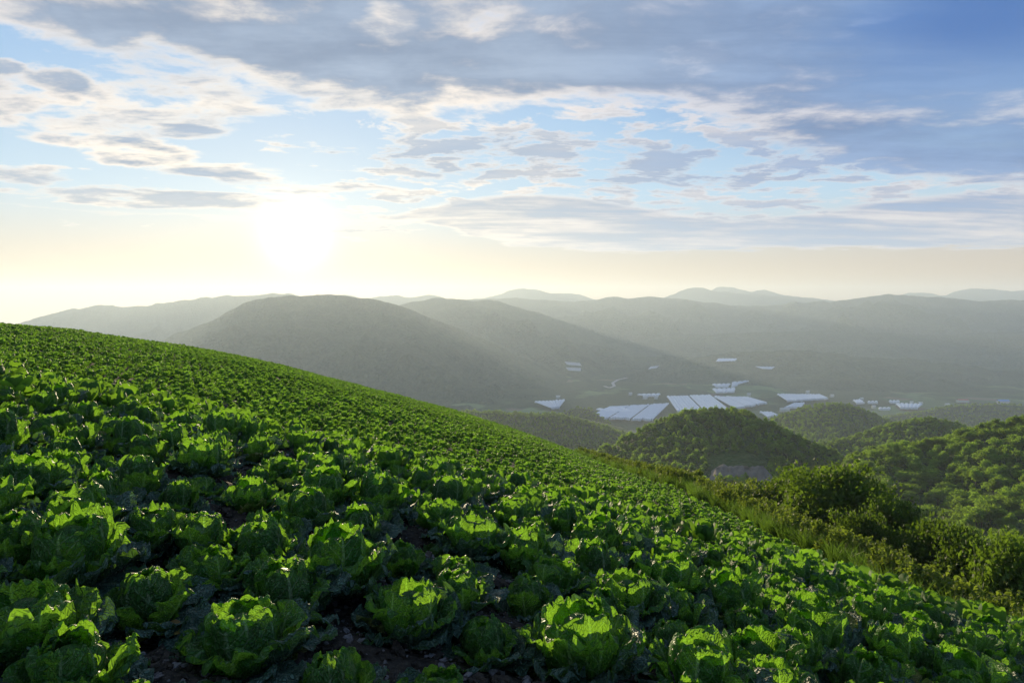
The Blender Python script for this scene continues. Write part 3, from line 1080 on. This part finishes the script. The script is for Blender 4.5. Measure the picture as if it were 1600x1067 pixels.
def cabbage_parts(rng, nu, nv, counts=(6, 7, 7, 3), openness=0.0):
    """[(part name, mesh data, material)] of one cabbage"""
    out = []
    th = np.linspace(0, math.pi, 9)
    pp = np.linspace(0, 2 * math.pi, 15)[:-1]
    T, Pm = np.meshgrid(th, pp, indexing='ij')
    rr = 0.074 + 0.009 * np.sin(Pm * 3 + T * 4) + 0.006 * np.sin(Pm * 7 + 1)
    v = np.stack([rr * np.sin(T) * np.cos(Pm), rr * np.sin(T) * np.sin(Pm), 0.115 - 0.100 * np.cos(T)], -1)
    n, m = T.shape
    f = []
    for i in range(n - 1):
        for j in range(m):
            f.append((i * m + j, (i + 1) * m + j, (i + 1) * m + (j + 1) % m, i * m + (j + 1) % m))
    uv = np.stack([np.sin(Pm * 2) * .9, T / math.pi], -1).reshape(-1, 2)
    out.append(('heart', (v.reshape(-1, 3), np.array(f), uv), 0))
    g = 2.39996
    ph = rng.random() * 6.28
    k = 0
    J = lambda a: 1 + a * (rng.random() - .5)
    for i in range(counts[0]):          # leaves closed over the head
        top = 0.232 * J(.18)
        rin = max(0.030 + 0.04 * rng.random() + openness * .05, .015)
        ctrl = [(0.028, 0.0), (0.106 * J(.1), 0.02), (0.108 * J(.14) + openness * .03, top * .98), (rin, top * J(.12))]
        s = 1 - (1 - np.linspace(0, 1, nv)) ** 1.45
        rad = np.maximum(bez(np.array(ctrl), s)[:, 0], .05) * 1.05
        out.append(('leaf', cabbage_leaf(ctrl, ph + k * g, 0.098 * J(.24), rad, 0.014, rng, nu, nv, 0.012), 0))
        k += 1
    for i in range(counts[1]):          # leaves standing round it, their rims turned outwards
        top = (0.195 if i % 3 == 0 else 0.15) * J(.3)
        ctrl = [(0.03, 0.0), (0.122 * J(.1), 0.012), (0.116 * J(.12), top * .78), (0.160 * J(.25) + openness * .045, top)]
        s = 1 - (1 - np.linspace(0, 1, nv)) ** 1.45
        rad = np.maximum(bez(np.array(ctrl), s)[:, 0], .06) * (1.1 + .4 * rng.random())
        out.append(('leaf', cabbage_leaf(ctrl, ph + k * g + .2 * rng.normal(), 0.092 * J(.3), rad, 0.019, rng, nu, nv, 0.012, twist=.16 * rng.normal()), 0))
        k += 1
    for i in range(counts[2]):          # loose leaves that lean out
        hz = 0.12 * J(.8)
        ctrl = [(0.03, 0.0), (0.13 * J(.1), -0.005), (0.175 * J(.1), hz * .9), (0.245 * J(.2), hz * (1.0 + .5 * (rng.random() - .7)))]
        out.append(('outer_leaf', cabbage_leaf(ctrl, ph + k * g + .25 * rng.normal(), 0.096 * J(.3), 0.17, 0.020, rng, nu, nv, 0.010, twist=.3 * rng.normal()), 1))
        k += 1
    for i in range(counts[3]):          # old leaves close to the soil
        ctrl = [(0.03, 0.01), (0.13, 0.03), (0.20 * J(.1), 0.05 * J(.6)), (0.285 * J(.2), 0.035 * J(1.2))]
        out.append(('outer_leaf', cabbage_leaf(ctrl, ph + (i * 6.283 / max(1, counts[3])) + .5 * rng.normal(), 0.088 * J(.25), 0.3, 0.018, rng, nu, nv, 0.009, twist=.3 * rng.normal()), 1))
    return out


MATS = (MAT_INNER, MAT_OUTER)
rng_c = np.random.default_rng(77)


def variant(nu, nv, counts, openness):
    res = []
    for nm, (v, f, uv), mi in cabbage_parts(rng_c, nu, nv, counts, openness):
        me = mesh_from('cabbage_' + nm, v, f, uv)
        me.materials.append(MATS[mi])
        res.append((nm, me))
    return res


FINE = [variant(19, 21, c, o) for c, o in (((6, 5, 8, 4), 0.0), ((6, 7, 9, 4), .35), ((5, 8, 9, 5), .8), ((8, 5, 8, 5), -.2), ((6, 8, 9, 4), .6), ((6, 6, 8, 5), 0.1), ((6, 8, 9, 4), 1.1), ((7, 6, 7, 5), -.1), ((5, 7, 9, 5), .5))]
MEDIUM = [variant(11, 12, c, o) for c, o in (((5, 6, 6, 2), 0.1), ((5, 6, 6, 2), .5), ((5, 6, 5, 3), .8), ((5, 6, 6, 2), -.1), ((4, 6, 6, 2), .35))]


def joined_variant(counts, openness, nu, nv, mat):
    parts = [p[1] for p in cabbage_parts(rng_c, nu, nv, counts, openness)]
    v, f, uv = join(parts)
    return obj('cabbage_source', mesh_from('small_cabbage', v, f, uv), mat, link=False)


SMALL = [joined_variant((3, 5, 5, 1), o, 5, 6, MAT_FARCAB) for o in (.1, .4, .7, .9)]

spots = []     # x, y, z of every cabbage, to keep the next ones apart


def clear_of(x, y, d):
    return all((x - a) ** 2 + (y - b) ** 2 > d * d for a, b in spots)


def place_cabbage(var, x, y, z, size, label, group):
    o = thing('cabbage', label, 'cabbage', (x, y, z - .012), rng_c.random() * 6.283, group)
    o.rotation_euler = (rng_c.normal() * .07, rng_c.normal() * .07, rng_c.random() * 6.283)
    o.scale = (size, size, size * (0.84 + .26 * rng_c.random()))
    for nm, me in var:
        obj(nm, me, None, o)
    return o


# front plants, each where the photograph shows it: head centre in the photo, width of the head, which build, label
FRONT = [
    (40, 968, 150, 2, 'large open cabbage at the left edge, above the lowest one on the left'),
    (112, 862, 140, 1, 'broad wavy-topped cabbage up and left of the big round-headed one'),
    (226, 918, 132, 3, 'big round closed head of crinkled leaves near the lower left corner'),
    (386, 988, 165, 4, 'open ruffled cabbage beside the patch of bare stony soil'),
    (110, 1040, 150, 1, 'dark broad-leaved cabbage lowest on the left'),
    (520, 1062, 150, 5, 'cabbage cut by the bottom edge, right of the ruffled one by bare soil'),
    (200, 1075, 90, 0, 'small bright top of a cabbage cut by the bottom edge at lower left'),
    (640, 950, 130, 6, 'layered cabbage right of the bare stony soil, near the middle'),
    (762, 990, 115, 5, 'small round cabbage between the layered one and the widest one'),
    (912, 1012, 165, 6, 'widest spreading cabbage in the lower middle'),
    (678, 1062, 125, 4, 'cabbage cut by the bottom edge, below the layered cabbage'),
    (1092, 1045, 150, 2, 'big cabbage at the bottom edge, immediately right of the widest one'),
    (524, 884, 140, 4, 'wavy cabbage behind and left of the layered one'),
    (408, 856, 115, 5, 'cabbage directly behind the ruffled one by bare soil'),
    (318, 832, 105, 0, 'rounded cabbage left of the one directly behind the ruffled cabbage'),
    (236, 812, 95, 1, 'dark cabbage directly behind the big round head'),
    (716, 886, 95, 0, 'compact cabbage behind the gap between the layered one and the small round one'),
    (826, 922, 98, 3, 'dark compact round cabbage behind the widest one'),
    (626, 858, 72, 5, 'narrow upright cabbage directly above the layered one'),
    (698, 772, 95, 0, 'round cabbage a little left of centre, behind the low spreading one'),
    (822, 862, 105, 1, 'cabbage directly behind the dark compact round one'),
    (928, 880, 95, 0, 'cabbage directly behind the small crinkled one above the widest'),
    (1042, 902, 105, 2, 'tall cabbage to the right of the one behind the small crinkled head'),
    (942, 945, 90, 3, 'small crinkled cabbage just above the widest one'),
    (1142, 938, 118, 1, 'big smooth-leaved cabbage in the lower right'),
    (1046, 988, 95, 5, 'low cabbage between the widest one and the big smooth-leaved one'),
    (1262, 975, 130, 4, 'ragged-topped cabbage right of the big smooth-leaved one'),
    (1186, 1020, 110, 6, 'spreading cabbage directly below the big smooth-leaved one'),
    (1400, 1020, 125, 1, 'wide cabbage below and right of the ragged-topped one'),
    (1340, 1058, 110, 5, 'small cabbage at the bottom edge, below the wide one under the ragged top'),
    (1500, 1062, 120, 2, 'cabbage at the bottom edge in the lower right corner'),
    (1545, 985, 110, 4, 'cabbage near the right edge, above the one in the lower right corner'),
    (1390, 950, 100, 6, 'cabbage behind and right of the ragged-topped one'),
    (500, 762, 100, 1, 'spreading cabbage with bluish outer leaves, left of centre and halfway up the near field'),
    (585, 800, 72, 3, 'small round cabbage just below the spreading one halfway up the near field'),
    (210, 742, 85, 3, 'round crinkled cabbage near the left, third row back'),
    (276, 768, 62, 0, 'small tight cabbage beside the round crinkled one on the left'),
    (736, 838, 105, 6, 'low spreading cabbage behind the compact one'),
    (120, 792, 115, 1, 'broad cabbage with glossy leaves at the left, behind the wavy-topped one'),
    (15, 838, 110, 0, 'cabbage cut by the left edge, beside the wavy-topped one'),
    (40, 748, 90, 4, 'leafy cabbage near the left edge, behind the glossy broad one'),
]
n_things = 0
front_at = []
SHORT = {a: b for a, b in (
    ('large open cabbage at the left', 'large open cabbage at the left edge'), ('broad wavy', 'broad wavy-topped cabbage at the lower left'), ('big round closed', 'big round head at the lower left'),
    ('open ruffled', 'open ruffled cabbage by the bare soil'), ('layered', 'layered cabbage by the bare soil'), ('small round cabbage between', 'small round cabbage between the layered and widest ones'),
    ('widest', 'widest spreading cabbage in the lower middle'), ('wavy cabbage', 'wavy cabbage behind the layered one'), ('dark compact', 'dark compact cabbage behind the widest one'),
    ('narrow upright', 'narrow upright cabbage above the layered one'), ('small crinkled', 'small crinkled cabbage above the widest one'), ('big smooth', 'big smooth-leaved cabbage in the lower right'),
    ('ragged', 'ragged-topped cabbage in the lower right'), ('wide cabbage', 'wide cabbage below the ragged-topped one'), ('spreading cabbage with bluish', 'bluish spreading cabbage left of centre'),
    ('round crinkled', 'round crinkled cabbage in the third row at the left'), ('broad cabbage with glossy', 'broad glossy cabbage near the left edge'), ('low spreading', 'low spreading cabbage near the middle'),
    ('tall cabbage', 'tall cabbage right of the middle'), ('round cabbage a little', 'round cabbage a little left of centre'), ('cabbage near the right', 'cabbage near the right edge'))}
used_labels = set()


def beside(x, y, z):
    """a label from the front plant next to it, else the shared one"""
    u, v = CU + F_PX * x / y, HORIZON - F_PX * (z + .1) / y
    for d, (a, b, fu, fv, lab) in sorted(((x - q[0]) ** 2 + (y - q[1]) ** 2, q) for q in front_at):
        if d > 0.62 ** 2 or not (0 < u < 1600 and v < 1067):
            return None
        for k, name in SHORT.items():
            if lab.startswith(k):
                side = 'behind' if fv - v > abs(u - fu) else 'in front of' if v - fv > abs(u - fu) else ('left of' if u < fu else 'right of')
                t = 'cabbage just ' + side + ' the ' + name
                if t not in used_labels:
                    used_labels.add(t)
                    return t
    return None


for (u, v, wpx, k, lab) in FRONT:
    x, y, z = ground_hit(u, v, 0.12)
    size = float(np.clip(wpx / F_PX * math.hypot(x, y) / 0.36, 0.66, 1.15))
    place_cabbage(FINE[k], x, y, z, size, lab, 'cabbages standing in the front of the field')
    spots.append((x, y))
    front_at.append((x, y, u, v, lab))
    n_things += 1

# the rows behind and between them
row_pts = []
for j in range(-1, 28):
    yr = 0.9 + 0.53 * j
    for i in range(-46, 60):
        x = i * 0.39 + 0.195 * (j % 2) + rng_c.normal() * .045
        y = yr - 0.12 * x + rng_c.normal() * .04
        if x > EDGE_X - .15 or y < 0.7 or abs(x) > 0.86 * y + .7:
            continue
        row_pts.append((x, y))
for _ in range(9000):
    y = 1.2 + 5.5 * rng_c.random()
    row_pts.append(((rng_c.random() * 1.7 - .85) * y, y))
n_rows = len(row_pts) - 9000
row_pts = sorted(row_pts[:n_rows], key=lambda p: math.hypot(*p)) + row_pts[n_rows:]
far_pts, accepted = [], []
for x, y in row_pts:
    if not clear_of(x, y, 0.315 if y < 4.5 else 0.29):
        continue
    zb = float(field_z(x, y))
    ub_, vb_ = CU + F_PX * x / y, HORIZON - F_PX * zb / y - 8
    if any(math.hypot(ub_ - a, (vb_ - b) * 1.3) < c for a, b, c in ((565, 1010, 80), (285, 1040, 70), (485, 975, 50))):
        continue
    spots.append((x, y))
    accepted.append((x, y))
for x, y in sorted(accepted, key=lambda p: math.hypot(*p)):
    z = float(field_z(x, y))
    size = float(np.clip(rng_c.normal(0.88, .14), .55, 1.2))
    if n_things < 300 and y < 12:
        near = math.hypot(x, y) < 5.0
        var = FINE[int(rng_c.integers(0, len(FINE)))] if near else MEDIUM[int(rng_c.integers(0, len(MEDIUM)))]
        place_cabbage(var, x, y, z, size, beside(x, y, z) or 'leafy green cabbage in the packed rows between the front plants and the crest', 'cabbages in the rows up to the crest of the field')
        n_things += 1
    else:
        far_pts.append((x, y, z, size))
print('cabbage things', n_things, 'rest near', len(far_pts))

y0 = max(p[1] for p in row_pts) + .3
yy = y0
rows = []
j = 0
while yy < 112:
    xs = np.arange(-0.86 * yy - 2, min(EDGE_X - .15, 0.6 * yy + 6) + 0.12 * 0, 0.45)
    xs = xs + (0.21 if j % 2 else 0) + rng_c.normal(size=len(xs)) * .035
    ys = yy - 0.05 * xs + rng_c.normal(size=len(xs)) * .03 + .5 * vnoise(xs * .08, xs * 0 + yy * .08, 5)
    rows.append(np.stack([xs, ys], 1))
    yy += 0.62
    j += 1
rows = np.concatenate(rows)
rows = rows[(rows[:, 0] < EDGE_X - .1) & (rows[:, 1] < skyline_y(rows[:, 0] / rows[:, 1]) + 9) & (rows[:, 1] > 12)]
rows = rows[rng_c.random(len(rows)) > 0.05 + 0.22 * np.clip(fbm(rows[:, 0] * .16, rows[:, 1] * .16, 3, 91) - .12, 0, 1)]
zz_ = field_z(rows[:, 0], rows[:, 1])
far_all = np.concatenate([np.array(far_pts)[:, :3], np.stack([rows[:, 0], rows[:, 1], zz_], 1)])
print('far cabbages', len(far_all))
scatter('cabbage_rows', far_all, np.clip(RNG.normal(0.88, .17, len(far_all)) + .25 * fbm(far_all[:, 0] * .2, far_all[:, 1] * .2, 3, 92), .45, 1.3), SMALL, 'cabbages of the far part of the field, too many to count', seed=81, tilt=.08)

# ------------------------------------------------------------------ stones, pebbles and a fallen leaf on the soil
def stone_mesh(rng, n=1):
    th = np.linspace(0, math.pi, 6)
    pp = np.linspace(0, 2 * math.pi, 9)[:-1]
    T, Q = np.meshgrid(th, pp, indexing='ij')
    r = 1 + .22 * rng.normal(size=T.shape)
    r[0], r[-1] = r[0, 0], r[-1, 0]
    v = np.stack([r * np.sin(T) * np.cos(Q), .8 * r * np.sin(T) * np.sin(Q), .5 * r * np.cos(T)], -1).reshape(-1, 3)
    f = [(i * 8 + j, (i + 1) * 8 + j, (i + 1) * 8 + (j + 1) % 8, i * 8 + (j + 1) % 8) for i in range(5) for j in range(8)]
    return mesh_from('stone', v, np.array(f), smooth=False)


STONES = [stone_mesh(rng_c) for _ in range(4)]
for me in STONES:
    me.materials.append(MAT_STONE)
for (u, v, wpx, lab) in ((582, 1026, 19, 'bluish grey stone on the bare soil left of the layered cabbage'), (486, 985, 15, 'small grey stone beside the open ruffled cabbage'),
                         (275, 1030, 18, 'flat pale stone below the yellowed fallen leaf'), (560, 1000, 12, 'brown stone on the bare soil behind the bluish grey one'),
                         (525, 1040, 13, 'rough stone left of the bluish grey one on bare soil'), (240, 1045, 12, 'small dark stone at the foot of the bright cabbage top, lower left')):
    x, y, z = ground_hit(u, v, 0.0)
    o = obj('stone', STONES[int(rng_c.integers(0, 4))])
    s = wpx / F_PX * y / 2
    o.location, o.scale, o.rotation_euler = (x, y, z + .25 * s), (s, s, s), (0, 0, rng_c.random() * 6)
    tag(o, lab, 'stone', 'stones on the bare soil')
pe = []
for _ in range(9000):
    y = 1.0 + 6.5 * rng_c.random() ** 1.6
    x = (rng_c.random() * 1.7 - .85) * y
    pe.append((x, y))
pe = np.array(pe)
scatter('pebbles', np.stack([pe[:, 0], pe[:, 1], field_z(pe[:, 0], pe[:, 1]) + .002], 1), .005 + .017 * RNG.random(len(pe)) ** 2.2, [bpy.data.objects.new('pebble_source', m) for m in STONES], 'small stones and clods strewn over the soil', seed=82, tilt=.3)
CLODS = [stone_mesh(rng_c) for _ in range(3)]
for me in CLODS:
    me.materials.append(MAT_SOIL)
ce = np.array([((rng_c.random() * 1.7 - .85) * y, y) for y in 1.0 + 7.5 * rng_c.random(9000) ** 1.5])
scatter('clods', np.stack([ce[:, 0], ce[:, 1], field_z(ce[:, 0], ce[:, 1])], 1), .008 + .035 * RNG.random(len(ce)) ** 2.5, [bpy.data.objects.new('clod_source', m) for m in CLODS], 'crumbled clods of dark soil between the plants', seed=83, tilt=.4)
m, out = new_mat('yellowed_leaf')
n_ = noise(coords('Object'), 22.0, 4)
E.put(out.inputs[0], principled(cmix(sstep(n_, .45, .65), (.30, .30, .06), (.20, .11, .03)), .6, .3, bump(n_, .5, .01)))
v, f, uv = cabbage_leaf([(-.08, .0), (-.03, .03), (.03, .03), (.08, .0)], 0.4, .05, .3, .008, rng_c, 9, 10, .008)
x, y, z = ground_hit(258, 1004)
lf = obj('fallen_leaf', mesh_from('fallen_leaf', v, f, uv), m)
lf.location = (x, y, z + .02)
tag(lf, 'yellowed fallen leaf on the soil below the big round cabbage head', 'leaf')

# ------------------------------------------------------------------ the pale cutting on the cone-shaped hill
def cutting():
    m, out = new_mat('cut_rock')
    p = position()
    n = noise(p, 0.5, 6, .65)
    E.put(out.inputs[0], principled(cmix(n, (.10, .085, .07), (.27, .235, .20)), .9, .1, bump(n, .8, .6)))
    us = np.linspace(1105, 1212, 40)
    Y0, V = 354.0, []
    for i, u in enumerate(us):
        e = min(1.0, 4.5 * min(i, 39 - i) / 39 + .12)
        for k in range(7):
            v = 752 - (752 - 727 + 5 * vnoise(i * .4, 0, 3) + 3 * vnoise(i * 1.3, 0, 4)) * (k / 6) * e
            t, r = ratio(u, float(v))
            Y = Y0 + 9 * k / 6 + 3.0 * float(fbm(i * .35, k * .8, 3, 6))
            V.append((t * Y, Y, r * Y))
        t, r = ratio(u, 724.0)
        V.append((V[-1][0], Y0 + 40, V[-1][2] - 12))
    me = mesh_from('rock_cutting', np.array(V), grid_faces(40, 8))
    tag(obj('rock_cutting', me, m), 'pale bare earth cutting at the foot of the cone-shaped hill', 'rock face', None, 'structure')


cutting()

# ------------------------------------------------------------------ white plastic fields and sheds in the valley
MAT_PLASTIC = flat_material('white_plastic', (0.68, 0.71, 0.78), 0.35, 0.5, .06, .05)
MAT_WALL = flat_material('shed_wall', (0.55, 0.55, 0.54), .7, .3, .1, .3)
MAT_RED = flat_material('red_roof', (0.42, 0.10, 0.08), .5, .4, .1, .3)
MAT_BLUE = flat_material('blue_roof', (0.12, 0.30, 0.62), .5, .4, .1, .3)
MAT_ROAD = flat_material('pale_track', (0.38, 0.37, 0.36), .8, .2, .1, .05)


def on_valley(u, v, z=VALLEY_Z + 8):
    t, r = ratio(u, v)
    y = z / r
    return np.array([t * y, y, z])


def plastic_field(corners, sections, label, tunnels=6, gap=0.03, lift=3.5):
    """corners: four pixels, far-left, far-right, near-right, near-left; tunnels run from far to near"""
    c = [on_valley(*p) for p in corners]
    o = thing('plastic_field', label, 'greenhouse', tuple((c[0] + c[1] + c[2] + c[3]) / 4), 0, 'white plastic-covered fields in the valley')
    org = np.array(o.location)
    for s in range(sections):
        a0, a1 = s / sections + gap / 2, (s + 1) / sections - gap / 2
        nx = tunnels * 6 + 1
        vs = []
        ends = [(.02 + .07 * rng_c.random(), .93 + .06 * rng_c.random()) for _ in range(tunnels + 1)]
        for i in range(nx):
            e0, e1 = ends[i // 6]
            a = a0 + (a1 - a0) * i / (nx - 1)
            far, near = c[0] * (1 - a) + c[1] * a, c[3] * (1 - a) + c[2] * a
            ph = (i % 6) / 6
            h = lift * math.sqrt(max(0, 1 - (2 * ph - 1) ** 2)) if i % 6 else 0.35
            for k in range(9):
                b = e0 + (e1 - e0) * k / 8
                q = far * (1 - b) + near * b
                vs.append(q + np.array([0, 0, 1.0 + h]) - org)
            for b in (e0, e1):
                q = far * (1 - b) + near * b
                vs.append(q + np.array([0, 0, -2.0]) - org)
        vs = np.array(vs)
        f = []
        for i in range(nx - 1):
            for k in range(8):
                f.append((i * 11 + k, (i + 1) * 11 + k, (i + 1) * 11 + k + 1, i * 11 + k + 1))
            f.append((i * 11 + 9, (i + 1) * 11 + 9, (i + 1) * 11, i * 11))
            f.append((i * 11 + 8, (i + 1) * 11 + 8, (i + 1) * 11 + 10, i * 11 + 10))
        obj('cover', mesh_from('plastic_cover', vs, np.array(f), smooth=False), MAT_PLASTIC, o)
    return o


for a in (
    ([(952, 636), (1048, 630), (1020, 658), (916, 653)], 3, 'large white plastic field lower left of the cone-shaped hill top', 9),
    ([(930, 640), (975, 637), (990, 645), (948, 645)], 1, 'narrow white strip at the left end of the large plastic field', 4),
    ([(1040, 619), (1110, 617), (1140, 640), (1058, 645)], 2, 'white plastic field just behind the left shoulder of the cone-shaped hill', 7),
    ([(1112, 619), (1168, 621), (1200, 630), (1150, 640)], 3, 'white plastic field with dark dividing lines behind the cone-shaped hill top', 5),
    ([(833, 628), (884, 625), (874, 638), (862, 639)], 1, 'small comb-edged white field left of the large ones', 9),
    ([(994, 617), (1033, 616), (1029, 619), (1006, 619)], 1, 'thin white strip above the large plastic field', 5),
    ([(1112, 601), (1142, 600), (1138, 605), (1118, 605)], 1, 'upper left piece of the white patch up the valley', 4),
    ([(1143, 598), (1178, 594), (1152, 602), (1142, 607)], 1, 'upper right piece of the white patch up the valley', 4),
    ([(1112, 608), (1150, 607), (1148, 613), (1118, 614)], 1, 'lower piece of the white patch up the valley', 5),
    ([(1212, 616), (1282, 617), (1296, 623), (1230, 628)], 1, 'wide comb-edged white field right of the cone-shaped hill', 16),
    ([(1240, 631), (1258, 630), (1252, 637), (1224, 638)], 1, 'white field below the wide comb-edged one', 5),
    ([(1186, 644), (1206, 645), (1216, 649), (1200, 653)], 1, 'small white field at the right shoulder of the cone-shaped hill', 4),
    ([(1398, 631), (1442, 632), (1434, 639), (1406, 638)], 1, 'single white field in the right part of the valley', 6),
    ([(1332, 626), (1344, 625), (1352, 630), (1338, 631)], 1, 'small white roof group left of the single white field', 3),
    ([(1388, 627), (1406, 627), (1406, 629.5), (1390, 629.5)], 1, 'short white strip above the single white field', 3),
    ([(1355, 628), (1372, 628), (1372, 630), (1356, 630)], 1, 'short white strip left of the one above the single field', 3),
    ([(1372, 638), (1392, 638), (1391, 640), (1373, 640)], 1, 'narrow white strip in front of the single white field', 3),
):
    plastic_field(*a)
def slope_point(rg, u, v):
    """where a line of sight meets a ridge's near slope"""
    t, r = ratio(u, v)
    i = int(np.argmin(np.abs(rg.X[:, rg.nf - 1] / rg.Y[:, rg.nf - 1] - t)))
    q = rg.Z[i, :rg.nf] / rg.Y[i, :rg.nf]
    k = int(np.nonzero(q >= r)[0][0]) if (q >= r).any() else rg.nf - 1
    k0 = max(k - 1, 0)
    f = np.clip((r - q[k0]) / (q[k] - q[k0] + 1e-12), 0, 1)
    Y = rg.Y[i, k0] * (1 - f) + rg.Y[i, k] * f
    return np.array([t * Y, Y, r * Y + 5])


def clearing(rg, px, label):
    """a plastic-covered plot lying on a slope"""
    c = np.array([slope_point(rg, *p) for p in px])
    n = 13
    V = []
    for i in range(n):
        a = i / (n - 1)
        p0, p1 = c[0] * (1 - a) + c[1] * a, c[3] * (1 - a) + c[2] * a
        for b in np.linspace(0, 1, 5):
            V.append(p0 * (1 - b) + p1 * b + np.array([0, 0, 1.6 * (i % 2)]))
    tag(obj('plastic_field', mesh_from('plastic_plot', np.array(V), grid_faces(n, 5), smooth=False), MAT_PLASTIC), label, 'greenhouse', 'white plastic-covered fields in the valley')


clearing(R_VR, [(1122, 562), (1152, 562), (1148, 566), (1118, 567)], 'upper white plot on the slope of the dark ridge')
clearing(R_VR, [(1180, 574.5), (1211, 575), (1205, 579), (1192, 578.5)], 'lower white plot on the slope of the dark ridge')
clearing(R_SUN, [(882, 567), (906, 569), (909, 574), (886, 572)], 'upper of two faint pale plots at the foot of the mountain')
clearing(R_SUN, [(884, 576), (908, 577), (907, 582), (888, 581)], 'lower of two faint pale plots at the foot of the mountain')
clearing(R_SR, [(1016, 575), (1030, 573), (1026, 577), (1012, 579)], 'faint pale plot on the low spur left of the dark ridge')
clearing(R_MR, [(1530, 575), (1556, 578), (1560, 581), (1534, 579)], 'faint pale plot on the slope at the far right')


def shed(u, v, wpx, hpx, roof, label, depth=14):
    base = on_valley(u, v)
    Y = base[1]
    w, h = wpx / F_PX * Y, hpx / F_PX * Y
    o = thing('farm_shed', label, 'shed', tuple(base), 0, 'farm sheds in the valley')
    hw, hd, e = w / 2, depth / 2, h * .55
    V = [(-hw, -hd, -3), (hw, -hd, -3), (hw, hd, -3), (-hw, hd, -3), (-hw, -hd, e), (hw, -hd, e), (hw, hd, e), (-hw, hd, e)]
    obj('wall', mesh_from('shed_wall', V, np.array([[0, 1, 5, 4], [1, 2, 6, 5], [2, 3, 7, 6], [3, 0, 4, 7]]), smooth=False), MAT_WALL, o)
    g = .6
    R = [(-hw - g, -hd - g, e), (hw + g, -hd - g, e), (hw + g, 0, h), (-hw - g, 0, h), (hw + g, hd + g, e), (-hw - g, hd + g, e)]
    obj('roof', mesh_from('shed_roof', R, np.array([[0, 1, 2, 3], [3, 2, 4, 5]]), smooth=False), roof, o)


shed(1504, 627, 16, 4, MAT_RED, 'long low shed with a red roof in the right of the valley')
shed(1567, 629, 17, 5, MAT_BLUE, 'long low shed with a blue roof near the right edge of the valley')
shed(1008, 622, 7, 4, MAT_WALL, 'small white farm building above the large plastic field', 9)
shed(1025, 622, 5, 4, MAT_WALL, 'smaller white hut right of the white farm building', 8)
shed(1226, 641, 14, 4, MAT_WALL, 'pale shed below the white field beside the cone-shaped hill', 10)


for (u, v, w_, lab) in ((1438, 631, 6, 'small white house at the right end of the single white field'), (1424, 629.5, 5, 'small white house behind the single white field'),
                        (1346, 624, 5, 'small white house above the small white roof group'), (1300, 619, 5, 'small white house at the right end of the wide comb-edged field'),
                        (1262, 613, 5, 'small white house behind the wide comb-edged field'), (1170, 617, 5, 'small white house at the back of the field with dark dividing lines'),
                        (985, 616, 5, 'small white house left of the thin white strip'), (872, 621, 6, 'small white house behind the comb-edged field on the left'),
                        (1480, 633, 6, 'small white house left of the red-roofed shed'), (1365, 636, 5, 'small white house left of the narrow white strip')):
    shed(u, v, w_, 3.2, MAT_WALL, lab, 8)


def track():
    px = [(944, 603), (952, 606), (960, 603), (957, 598), (966, 593), (980, 590)]
    c = np.array([on_valley(*p) for p in px])
    tt = np.linspace(0, len(c) - 1, 40)
    q = np.stack([np.interp(tt, np.arange(len(c)), c[:, k]) for k in range(3)], 1)
    d = np.gradient(q, axis=0)
    d /= np.linalg.norm(d[:, :2], axis=1)[:, None]
    s = np.stack([-d[:, 1], d[:, 0], d[:, 2] * 0], 1) * 6
    v = np.stack([q - s, q + s], 1).reshape(-1, 3)
    tag(obj('farm_road', mesh_from('farm_road', v, grid_faces(40, 2)), MAT_ROAD), 'pale winding road in the valley', None, None, 'structure')


track()


# ------------------------------------------------------------------ the air
def haze():
    m, out = new_mat('haze')
    pv = E.node('ShaderNodeVolumePrincipled')
    pv.inputs['Color'].default_value = (0.74, 0.88, 1.0, 1)
    pv.inputs['Density'].default_value = HAZE_DENSITY
    pv.inputs['Anisotropy'].default_value = HAZE_G
    E.tree.links.new(pv.outputs[0], out.inputs['Volume'])
    x, y0, y1, z0, z1 = 10600, -2400, 9700, -345, 285
    V = [(-x, y0, z0), (x, y0, z0), (x, y1, z0), (-x, y1, z0), (-x, y0, z1), (x, y0, z1), (x, y1, z1), (-x, y1, z1)]
    Fc = np.array([[0, 3, 2, 1], [4, 5, 6, 7], [0, 1, 5, 4], [1, 2, 6, 5], [2, 3, 7, 6], [3, 0, 4, 7]])
    tag(obj('haze', mesh_from('haze', V, Fc, smooth=False), m), 'pale morning haze over the valley', None, None, 'stuff')


haze()
